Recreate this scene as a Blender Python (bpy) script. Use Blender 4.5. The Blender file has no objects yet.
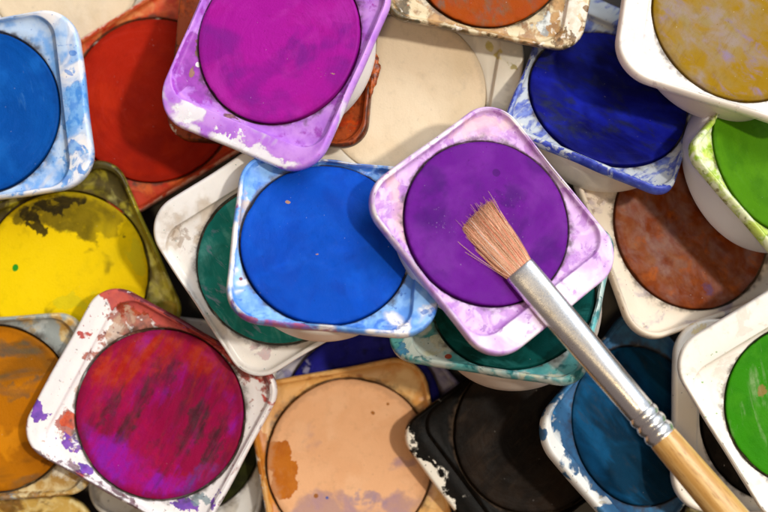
import bpy, math, random
import numpy as np
from mathutils import Matrix, Vector, Euler
MM = 0.001
sc = bpy.context.scene
# ---------------- camera ----------------
CAM_H = 350.0
cd = bpy.data.cameras.new('camera'); cam = bpy.data.objects.new('camera', cd); sc.collection.objects.link(cam)
cam.location = (0, 0, CAM_H * MM); cam.rotation_euler = (0, 0, 0)
cd.sensor_width = 36.0; cd.lens = 36.0 * (5.5 * 327) / 768.0
cd.clip_start = 0.02; cd.clip_end = 20.0
cd.dof.use_dof = True; cd.dof.focus_distance = (CAM_H - 34) * MM; cd.dof.aperture_fstop = 14.0
sc.camera = cam
# ---------------- world, lamps, exposure ----------------
w = bpy.data.worlds.new('World'); sc.world = w; w.use_nodes = True
bg = w.node_tree.nodes['Background']; bg.inputs[1].default_value = 1.0
# room gradient shaped for the ferrule's reflections: pale cool upper right, dim brown opposite
_t = w.node_tree; _tc = _t.nodes.new('ShaderNodeTexCoord'); _d = _t.nodes.new('ShaderNodeVectorMath'); _d.operation = 'DOT_PRODUCT'
_t.links.new(_tc.outputs['Generated'], _d.inputs[0]); _d.inputs[1].default_value = (0.66, 0.62, 0.42)
_r = _t.nodes.new('ShaderNodeValToRGB'); _t.links.new(_d.outputs['Value'], _r.inputs[0])
_r.color_ramp.elements[0].position = 0.36; _r.color_ramp.elements[0].color = (0.20, 0.155, 0.14, 1)
_r.color_ramp.elements[1].position = 0.80; _r.color_ramp.elements[1].color = (0.74, 0.84, 0.96, 1)
_t.links.new(_r.outputs[0], bg.inputs[0])
def lamp(name, loc, power, size, col, shape='DISK'):
    ld = bpy.data.lights.new(name, 'AREA'); ld.shape = shape; ld.size = size; ld.energy = power; ld.color = col
    o = bpy.data.objects.new(name, ld); sc.collection.objects.link(o); o.location = loc
    o.rotation_euler = (-Vector(loc)).to_track_quat('-Z', 'Y').to_euler(); return o
az, el, dist = math.radians(16), math.radians(60), 1.6
lamp('key_lamp', (dist*math.cos(el)*math.cos(az), dist*math.cos(el)*math.sin(az), dist*math.sin(el)), 15.0, 0.09, (1.0, 0.93, 0.82))
lamp('warm_lamp', (-0.06, -0.10, 1.3), 2.4, 0.12, (1.0, 0.76, 0.42))
lamp('soft_lamp', (0.42, 0.62, 0.62), 5.3, 0.5, (0.86, 0.93, 1.0), 'SQUARE')
sc.view_settings.view_transform = 'Standard'; sc.view_settings.look = 'None'; sc.view_settings.exposure = 0.0; sc.view_settings.gamma = 1.0

# ---------------- node helpers ----------------
def lin(h):
    h = h.lstrip('#'); o = []
    for i in (0, 2, 4):
        v = int(h[i:i+2], 16) / 255.0
        o.append(v/12.92 if v <= .04045 else ((v+.055)/1.055)**2.4)
    return (o[0], o[1], o[2], 1.0)
class NT:
    def __init__(s, name):
        s.m = bpy.data.materials.new(name); s.m.use_nodes = True; s.t = s.m.node_tree; s.t.nodes.clear()
        s.out = s.n('ShaderNodeOutputMaterial'); s.p = s.n('ShaderNodeBsdfPrincipled'); s.l(s.p.outputs[0], s.out.inputs[0])
        tc = s.n('ShaderNodeTexCoord'); mp = s.n('ShaderNodeMapping'); mp.inputs['Scale'].default_value = (1000,)*3
        s.l(tc.outputs['Object'], mp.inputs[0]); s.co = mp.outputs[0]      # object space in millimetres
    def n(s, k): return s.t.nodes.new(k)
    def l(s, a, b): s.t.links.new(a, b)
    def put(s, v, sock):
        if isinstance(v, (int, float, tuple)): sock.default_value = v
        else: s.l(v, sock)
    def math(s, op, a, b=0.0, c=None, clamp=False):
        n = s.n('ShaderNodeMath'); n.operation = op; n.use_clamp = clamp
        s.put(a, n.inputs[0]); s.put(b, n.inputs[1])
        if c is not None: s.put(c, n.inputs[2])
        return n.outputs[0]
    def step(s, v, a, b, lo=0.0, hi=1.0):
        n = s.n('ShaderNodeMapRange'); n.interpolation_type = 'SMOOTHSTEP'
        s.put(v, n.inputs[0]); n.inputs[1].default_value = a; n.inputs[2].default_value = b
        n.inputs[3].default_value = lo; n.inputs[4].default_value = hi; return n.outputs[0]
    def mapped(s, loc=(0,0,0), rot=0.0, scale=(1,1,1), kind='TEXTURE', src=None):
        n = s.n('ShaderNodeMapping'); n.vector_type = kind
        n.inputs['Location'].default_value = loc; n.inputs['Rotation'].default_value = (0,0,rot); n.inputs['Scale'].default_value = scale
        s.l(src if src is not None else s.co, n.inputs[0]); return n.outputs[0]
    def noise(s, vec, scale, detail=5, rough=.6, dist=0.0):
        n = s.n('ShaderNodeTexNoise'); s.l(vec, n.inputs['Vector']); n.inputs['Scale'].default_value = scale
        n.inputs['Detail'].default_value = detail; n.inputs['Roughness'].default_value = rough; n.inputs['Distortion'].default_value = dist
        return n.outputs['Fac']
    def polar(s, off):
        x = s.n('ShaderNodeSeparateXYZ'); s.l(s.mapped((1.6*math.sin(off), 1.6*math.cos(off), 0)), x.inputs[0])
        r = s.math('SQRT', s.math('ADD', s.math('MULTIPLY', x.outputs[0], x.outputs[0]), s.math('MULTIPLY', x.outputs[1], x.outputs[1])))
        rr = s.math('MAXIMUM', r, .01); c = s.n('ShaderNodeCombineXYZ')
        s.l(s.math('DIVIDE', x.outputs[0], rr), c.inputs[0]); s.l(s.math('DIVIDE', x.outputs[1], rr), c.inputs[1]); s.l(s.math('MULTIPLY_ADD', r, .75, off), c.inputs[2])
        return c.outputs[0]
    def mix(s, f, a, b):
        n = s.n('ShaderNodeMix'); n.data_type = 'RGBA'
        s.put(f, n.inputs[0]); s.put(a, n.inputs[6]); s.put(b, n.inputs[7]); return n.outputs[2]
    def attr(s, name):
        n = s.n('ShaderNodeAttribute'); n.attribute_name = name; return n.outputs['Fac']
    def bump(s, h, strength, dist):
        n = s.n('ShaderNodeBump'); n.inputs['Strength'].default_value = strength; n.inputs['Distance'].default_value = dist*MM
        s.l(h, n.inputs['Height']); return n.outputs[0]
rnd = random.Random(5)
def layered(nt, col, layers, zone=None, edge=None, gain=2.15, blur=1.0, tide=.3, kd=1.0):
    """stack paint stains: each one a noise field plus soft elliptical patches, cut at a threshold"""
    last = None
    wob = nt.n('ShaderNodeTexNoise'); nt.l(nt.co, wob.inputs['Vector']); wob.inputs['Scale'].default_value = .33; wob.inputs['Detail'].default_value = 5; wob.inputs['Roughness'].default_value = .62
    sub = nt.n('ShaderNodeVectorMath'); sub.operation = 'SUBTRACT'; nt.l(wob.outputs['Color'], sub.inputs[0]); sub.inputs[1].default_value = (.5, .5, .5)
    mad = nt.n('ShaderNodeVectorMath'); mad.operation = 'MULTIPLY_ADD'; nt.l(sub.outputs[0], mad.inputs[0]); mad.inputs[1].default_value = (6.5, 6.5, 0); nt.l(nt.co, mad.inputs[2])
    warped = mad.outputs[0]                                           # every patch gets a wandering outline
    for L in layers:
        seed = (rnd.uniform(-90, 90), rnd.uniform(-90, 90), rnd.uniform(-90, 90))
        if L['st']: v = nt.mapped(seed, math.radians(L['st'][0]), (L['st'][1], 1, 1))
        else: v = nt.mapped(seed)
        f = nt.noise(v, L['ns'], 3.5 if L['ns'] < .24 else L['det'], .5 if L['ns'] < .24 else L['rg'], .5)
        val = nt.math('MULTIPLY_ADD', f, gain, .5-gain/2)                   # stretch the contrast of the noise about 0.5
        if L['zone'] and zone is not None: val = nt.math('MULTIPLY_ADD', zone, L['zone'], val)
        if L['edge'] and edge is not None: val = nt.math('MULTIPLY_ADD', edge, L['edge'], val)
        for (x, y, rx, ry, a, amp) in L['b']:
            m = nt.mapped((x, y, 0), math.radians(a), (rx, ry, 1e4), src=warped if min(rx, ry) > 1.2 else None)
            ln = nt.n('ShaderNodeVectorMath'); ln.operation = 'LENGTH'; nt.l(m, ln.inputs[0])
            val = nt.math('ADD', val, nt.step(ln.outputs['Value'], .45, 1.25, amp, 0.0))
        mask = nt.step(val, L['th']-L['soft']*blur, L['th']+L['soft']*blur, 0.0, L['op'])
        v2 = nt.mapped((seed[1], seed[2], seed[0]))
        k = nt.step(nt.noise(v2, L['ns']*1.8, 4, .55), .38, .62)
        ca, cb = [tuple(min(1, q*kd) for q in lin(L[x])[:3])+(1,) for x in ('c', 'c2')]
        paint = nt.mix(k, ca, cb)
        # pigment gathers in a tide line where a wash dried
        rim = nt.math('MULTIPLY', nt.step(val, L['th']-.02, L['th']+.02), nt.step(val, L['th']+.02, L['th']+.10, tide, 0.0))
        paint = nt.mix(rim, paint, tuple(c*.55 for c in ca[:3])+(1,))
        col = nt.mix(mask, col, paint)
        last = mask if last is None else nt.math('MAXIMUM', last, mask)
    return col, last
def tray_material(name, sp):
    nt = NT(name); zone, edge = nt.attr('zone'), nt.attr('edge')
    base = nt.mix(nt.step(nt.noise(nt.mapped((3, 9, 2)), .12, 4), .35, .65), lin(sp['base']), tuple(c*.93 for c in lin(sp['base'])[:3])+(1,))
    col, mask = layered(nt, base, sp['tray'], zone, edge, 1.95, 1.35, .35)
    # fine spatter and fluff that every used pan carries
    seed = (rnd.uniform(-90, 90), rnd.uniform(-90, 90), 0)
    sp1 = nt.step(nt.noise(nt.mapped(seed), 1.5, 2, .4), .725, .755, 0, .7)
    col = nt.mix(sp1, col, lin(sp['cake'] if sp['spot'] is None else sp['spot']))
    grime = nt.step(nt.math('MULTIPLY', nt.attr('gap'), nt.noise(nt.mapped(seed), .6, 5, .6)), .24, .5, 0, .8)
    col = nt.mix(grime, col, lin('#4a3c30'))
    nt.l(col, nt.p.inputs['Base Color'])
    rgh = nt.math('MULTIPLY_ADD', mask if mask is not None else 0.0, .08, .25)
    nt.l(nt.math('MULTIPLY_ADD', nt.noise(nt.mapped((1,1,1)), 1.3, 5, .6), .14, rgh), nt.p.inputs['Roughness'])
    nt.l(nt.math('MULTIPLY_ADD', mask if mask is not None else 0.0, -sp['dull'], .46), nt.p.inputs['Specular IOR Level'])
    nt.p.inputs['Subsurface Weight'].default_value = .12; nt.p.inputs['Subsurface Radius'].default_value = (1, .7, .5); nt.p.inputs['Subsurface Scale'].default_value = .0009
    h = nt.math('MULTIPLY_ADD', nt.noise(nt.mapped((5,5,5)), .9, 8, .65), .5, nt.math('MULTIPLY', mask if mask is not None else 0.0, .25))
    nt.l(nt.bump(h, .55, .12), nt.p.inputs['Normal'])
    return nt.m
def cup_material(name, sp):
    nt = NT(name)
    b = lin(sp['cup']); sm = nt.step(nt.noise(nt.mapped((7, 3, 8), 0, (1, 1, 3)), .16, 6, .6), .55, .8, 0, .45)
    cc = lin(sp['cake']); st = tuple(.55*b[i]+.45*cc[i] for i in range(3))+(1,)
    nt.l(nt.mix(sm, b, st), nt.p.inputs['Base Color'])
    nt.p.inputs['Roughness'].default_value = .38
    nt.p.inputs['Subsurface Weight'].default_value = .15; nt.p.inputs['Subsurface Radius'].default_value = (1, .7, .5); nt.p.inputs['Subsurface Scale'].default_value = .0012
    nt.l(nt.bump(nt.noise(nt.mapped((2,2,2)), .5, 7, .6), .4, .12), nt.p.inputs['Normal'])
    return nt.m
def cake_material(name, sp):
    nt = NT(name); own = tuple(min(1, q*sp['kd']) for q in lin(sp['cake'])[:3])+(1,)
    col, mask = layered(nt, own, sp['cl'], None, None, 1.75, 1.5, .12, sp['kd'])
    seed = (rnd.uniform(-90, 90), rnd.uniform(-90, 90), 0)
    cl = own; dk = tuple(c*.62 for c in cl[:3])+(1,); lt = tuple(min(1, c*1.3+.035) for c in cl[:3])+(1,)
    col = nt.mix(nt.step(nt.noise(nt.mapped(seed), .5, 8, .7), .52, .72, 0, .30), col, dk)
    sw0 = nt.noise(nt.polar(seed[1]), 1.3, 6, .68, .3)
    col = nt.mix(nt.step(sw0, .54, .70, 0, .26*sp['sw']), col, lt); col = nt.mix(nt.step(sw0, .46, .32, 0, .30*sp['sw']), col, dk)
    cake_r = nt.n('ShaderNodeVectorMath'); cake_r.operation = 'LENGTH'; nt.l(nt.mapped((0,0,0), 0, (15,15,1e4)), cake_r.inputs[0])
    rimd = nt.math('MULTIPLY_ADD', nt.noise(nt.mapped(seed), .7, 6, .65), .16, cake_r.outputs['Value'])
    col = nt.mix(nt.step(rimd, 1.0, 1.07, 0, .55), col, dk)                 # darker towards the wall of the well, broken up by noise
    col = nt.mix(nt.step(nt.noise(nt.mapped(seed), 2.6, 1, .3), .81, .85, 0, .35), col, (.75, .70, .66, 1))       # dust specks
    col = nt.mix(nt.step(nt.noise(nt.mapped((seed[1], 4, 4)), 1.9, 1, .3), .765, .80, 0, .5), col, dk)
    nt.l(col, nt.p.inputs['Base Color'])
    nt.l(nt.step(nt.noise(nt.mapped(seed), .35, 6, .6), .3, .7, sp['rough']-.06, sp['rough']+.16), nt.p.inputs['Roughness'])
    nt.p.inputs['Specular IOR Level'].default_value = .07
    pol = nt.polar(seed[0]); sw = nt.noise(pol, 1.0, 6, .62, .25)
    h1 = nt.math('MULTIPLY_ADD', sw, .9*sp['sw'], nt.noise(nt.mapped(seed, .4, (2.4, 1, 1)), .16, 3, .5))
    h2 = nt.noise(nt.mapped(seed), 2.8, 6, .7)
    h = nt.math('MULTIPLY_ADD', h2, .26, nt.math('MULTIPLY', h1, 1.0))
    nt.l(nt.bump(h, .6, .45), nt.p.inputs['Normal'])
    return nt.m

# ---------------- mesh helpers ----------------
def mesh_obj(name, verts, faces, mat, parent=None, attrs=None, smooth=True):
    me = bpy.data.meshes.new(name); me.from_pydata([tuple(v) for v in verts], [], faces)
    if smooth: me.polygons.foreach_set('use_smooth', [True]*len(me.polygons))
    for k, vals in (attrs or {}).items():
        a = me.attributes.new(k, 'FLOAT', 'POINT'); a.data.foreach_set('value', vals)
    me.materials.append(mat); me.update()
    o = bpy.data.objects.new(name, me); sc.collection.objects.link(o)
    if parent: o.parent = parent
    return o
def rings(profile, n, cap_first=False, cap_last=False):
    """profile: list of arrays (n,3) -> verts, faces"""
    verts = np.concatenate(profile); faces = []
    for r in range(len(profile)-1):
        for i in range(n):
            j = (i+1) % n; faces.append((r*n+i, r*n+j, (r+1)*n+j, (r+1)*n+i))
    if cap_first: faces.append(tuple(reversed(range(n))))
    if cap_last: faces.append(tuple((len(profile)-1)*n+i for i in range(n)))
    return verts, faces
NA = 224
TH = np.linspace(0, 2*np.pi, NA, endpoint=False)
def rrect_radius(wl, a, b, ra, rb):
    """distance from the well's centre to a rounded rectangle |x|<wl, -b<y<a; ra/rb corner radii at the tab end and the other end"""
    out = np.zeros(NA)
    for i, t in enumerate(TH):
        dx, dy = math.cos(t), math.sin(t); lo, hi = 0.0, 60.0
        for _ in range(34):
            m = (lo+hi)/2; x, y = m*dx, m*dy
            r = ra if y > 0 else rb
            yy = y if y > 0 else -y; lim = a if y > 0 else b
            qx, qy = abs(x)-wl+r, yy-lim+r
            d = math.hypot(max(qx, 0), max(qy, 0)) + min(max(qx, qy), 0) - r
            if d < 0: lo = m
            else: hi = m
        out[i] = lo
    return out
def make_pan(key, ps, sp):
    r2 = random.Random(key)
    s = ps['s']; wl, a, b = ps['w'], ps['a'], ps['b']
    rc = ps['rc']; O = rrect_radius(wl, a, b, rc+.5, rc)
    O = O + sum(r2.uniform(.02, .07)*np.sin(k*TH + r2.uniform(0, 6)) for k in (2, 3, 5, 9))
    I = rrect_radius(wl-.78, min(15.95, a-1.6), b-.95, min(4.4, rc), min(5.2, rc))
    I = np.maximum(I, 15.40)
    sag = r2.uniform(.15, .4); ph = r2.uniform(0, 6)
    root = bpy.data.objects.new('paint_pan', None); sc.collection.objects.link(root); root.empty_display_size = .01
    M = Matrix(ps['M']).to_4x4(); M.translation = Vector(ps['o'])*MM
    root.matrix_world = M
    root['label'] = sp['label']; root['category'] = 'paint pan'; root['group'] = 'used paint pans heaped on the table'
    def ring(r, z, warp=1.0):
        r = np.broadcast_to(r, (NA,)); x, y = r*np.cos(TH), r*np.sin(TH)
        zz = z + warp*sag*np.sin(2*TH+ph)*(np.clip(r-14, 0, 10)/10)**1.5
        return np.stack([x, y, np.broadcast_to(zz, (NA,))], 1)*s*MM
    C = 15.12; fl = np.maximum(I-.75, C+.14)
    prof, zone, edge, gap = [], [], [], []
    def add(r, z, zo, ed, gp): prof.append(ring(r, z)); zone.append(zo); edge.append(ed); gap.append(gp)
    add(15.5, -1.9, 0, 0, 0); add(O-1.0, -1.9, 0, .3, 0); add(O-.9, -2.1, 0, .6, 0); add(O-.7, -2.22, 0, .8, 0)
    add(O-.25, -2.15, 0, 1, 0); add(O-.02, -1.9, 0, 1, 0); add(O, -1.1, 0, 1, 0); add(O-.05, -.55, 0, 1, 0)
    add(O-.2, -.2, 0, 1, 0); add(O-.42, -.03, 0, .8, 0); add(O-.62, .0, 0, .4, 0)
    mid = np.maximum((O+I)/2, I+.2)
    add(np.maximum(O-.95, I+.32), -.02, 0, .1, 0); add(np.minimum(mid, np.maximum(O-1.1, I+.3)), -.07, 0, 0, 0)
    add(I+.22, -.05, .0, 0, 0); add(I+.08, -.12, .3, 0, 0)
    add(I-.05, -.34, .9, 0, .35); add(np.maximum(I-.14, C+.26), -.78, 1, 0, .5); add(np.maximum(I-.36, C+.22), -1.12, 1, 0, .4)
    add(fl, -1.28, 1, 0, .25); add((fl+C)/2+.02, -1.36, 1, 0, .3)
    add(C+.12, -1.42, 1, 0, .8); add(C+.02, -1.5, 1, 0, 1); add(C-.03, -1.75, 1, 0, 1); add(C-.05, -3.0, 1, 0, 1); add(12.0, -3.0, 1, 0, 1)
    v, f = rings(prof, NA, cap_last=True)
    if ps['flush']: gap = [g*.2 for g in gap]
    rep = lambda q: [x for x in q for _ in range(NA)]
    sp['spot'] = sp.get('spot')
    mesh_obj('tray', v, f, tray_material('stained_plastic', sp), root, dict(zone=rep(zone), edge=rep(edge), gap=rep(gap)))
    # cup hanging below the flange
    D = ps['dep']; k = (D-1.3)/9.7
    cp = [(15.55, -1.8), (15.85, -1.95), (15.8, -1.3-3.2*k), (15.62, -1.3-6.2*k), (15.3, -1.3-8.0*k), (14.8, -1.3-8.9*k), (14.1, -1.3-9.45*k), (13.1, -1.3-9.7*k), (9, -1.3-9.72*k), (3, -1.3-9.7*k)]
    v, f = rings([ring(r, z, 0) for r, z in cp], NA, cap_last=True)
    mesh_obj('cup', v, f, cup_material('cup_plastic', sp), root)
    # pressed paint cake
    cz = sp['cz'] - (.38 if ps['flush'] else .42); R = 15.11 if ps['flush'] else 14.84; pr = []
    CH = np.zeros(NA)                                     # nicks and shrinkage along the edge of the cake
    for _ in range(9):
        a0, wd, dp = r2.uniform(0, 6.28), r2.uniform(.02, .10), r2.uniform(.002, .009)
        CH += dp*np.exp(-(((TH-a0+np.pi) % (2*np.pi)-np.pi)/wd)**2)
    CH += .0035*(1+np.sin(2*TH+ph*2))
    def cring(r, z):
        rr = np.broadcast_to(r, (NA,))*(1-CH*min(1, (np.max(r)/R)**12)+.003*np.sin(3*TH+ph)+.002*np.sin(7*TH))
        x, y = rr*np.cos(TH), rr*np.sin(TH)
        zz = z + (.10*np.sin(x*.21+ph)*np.cos(y*.17+sag*9)+.05*np.sin(x*.5-y*.4))*np.clip((15-rr)/5, 0, 1)
        return np.stack([x, y, zz], 1)*s*MM
    dish = r2.uniform(.05, .3)*(0 if ps['flush'] else 1)
    for r, z in [(R-.02, -2.95), (R, cz-.4), (R-.03, cz-.16), (R-.12, cz-.05), (R-.3, cz)]: pr.append(cring(r, z))
    for r in np.linspace(R-.8, .6, 22): pr.append(cring(r, cz-dish*(1-(r/R)**2)))
    v, f = rings(pr, NA, cap_last=True)
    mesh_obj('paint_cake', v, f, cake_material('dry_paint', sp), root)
    return root

# ---------------- table ----------------
nt = NT('dark_table'); g = nt.noise(nt.mapped((0,0,0), 0, (9, 1, 1)), .12, 8, .65)
nt.l(nt.mix(nt.step(g, .35, .65), lin('#17100b'), lin('#2b1d13')), nt.p.inputs['Base Color']); nt.p.inputs['Roughness'].default_value = .5
nt.l(nt.bump(g, .3, .3), nt.p.inputs['Normal'])
tb = mesh_obj('ground', [(-.6,-.45,0),(.6,-.45,0),(.6,.45,0),(-.6,.45,0),(-.6,-.45,-.03),(.6,-.45,-.03),(.6,.45,-.03),(-.6,.45,-.03)],
              [(0,1,2,3),(7,6,5,4),(0,4,5,1),(1,5,6,2),(2,6,7,3),(3,7,4,0)], nt.m, smooth=False)
tb['kind'] = 'structure'

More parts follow.
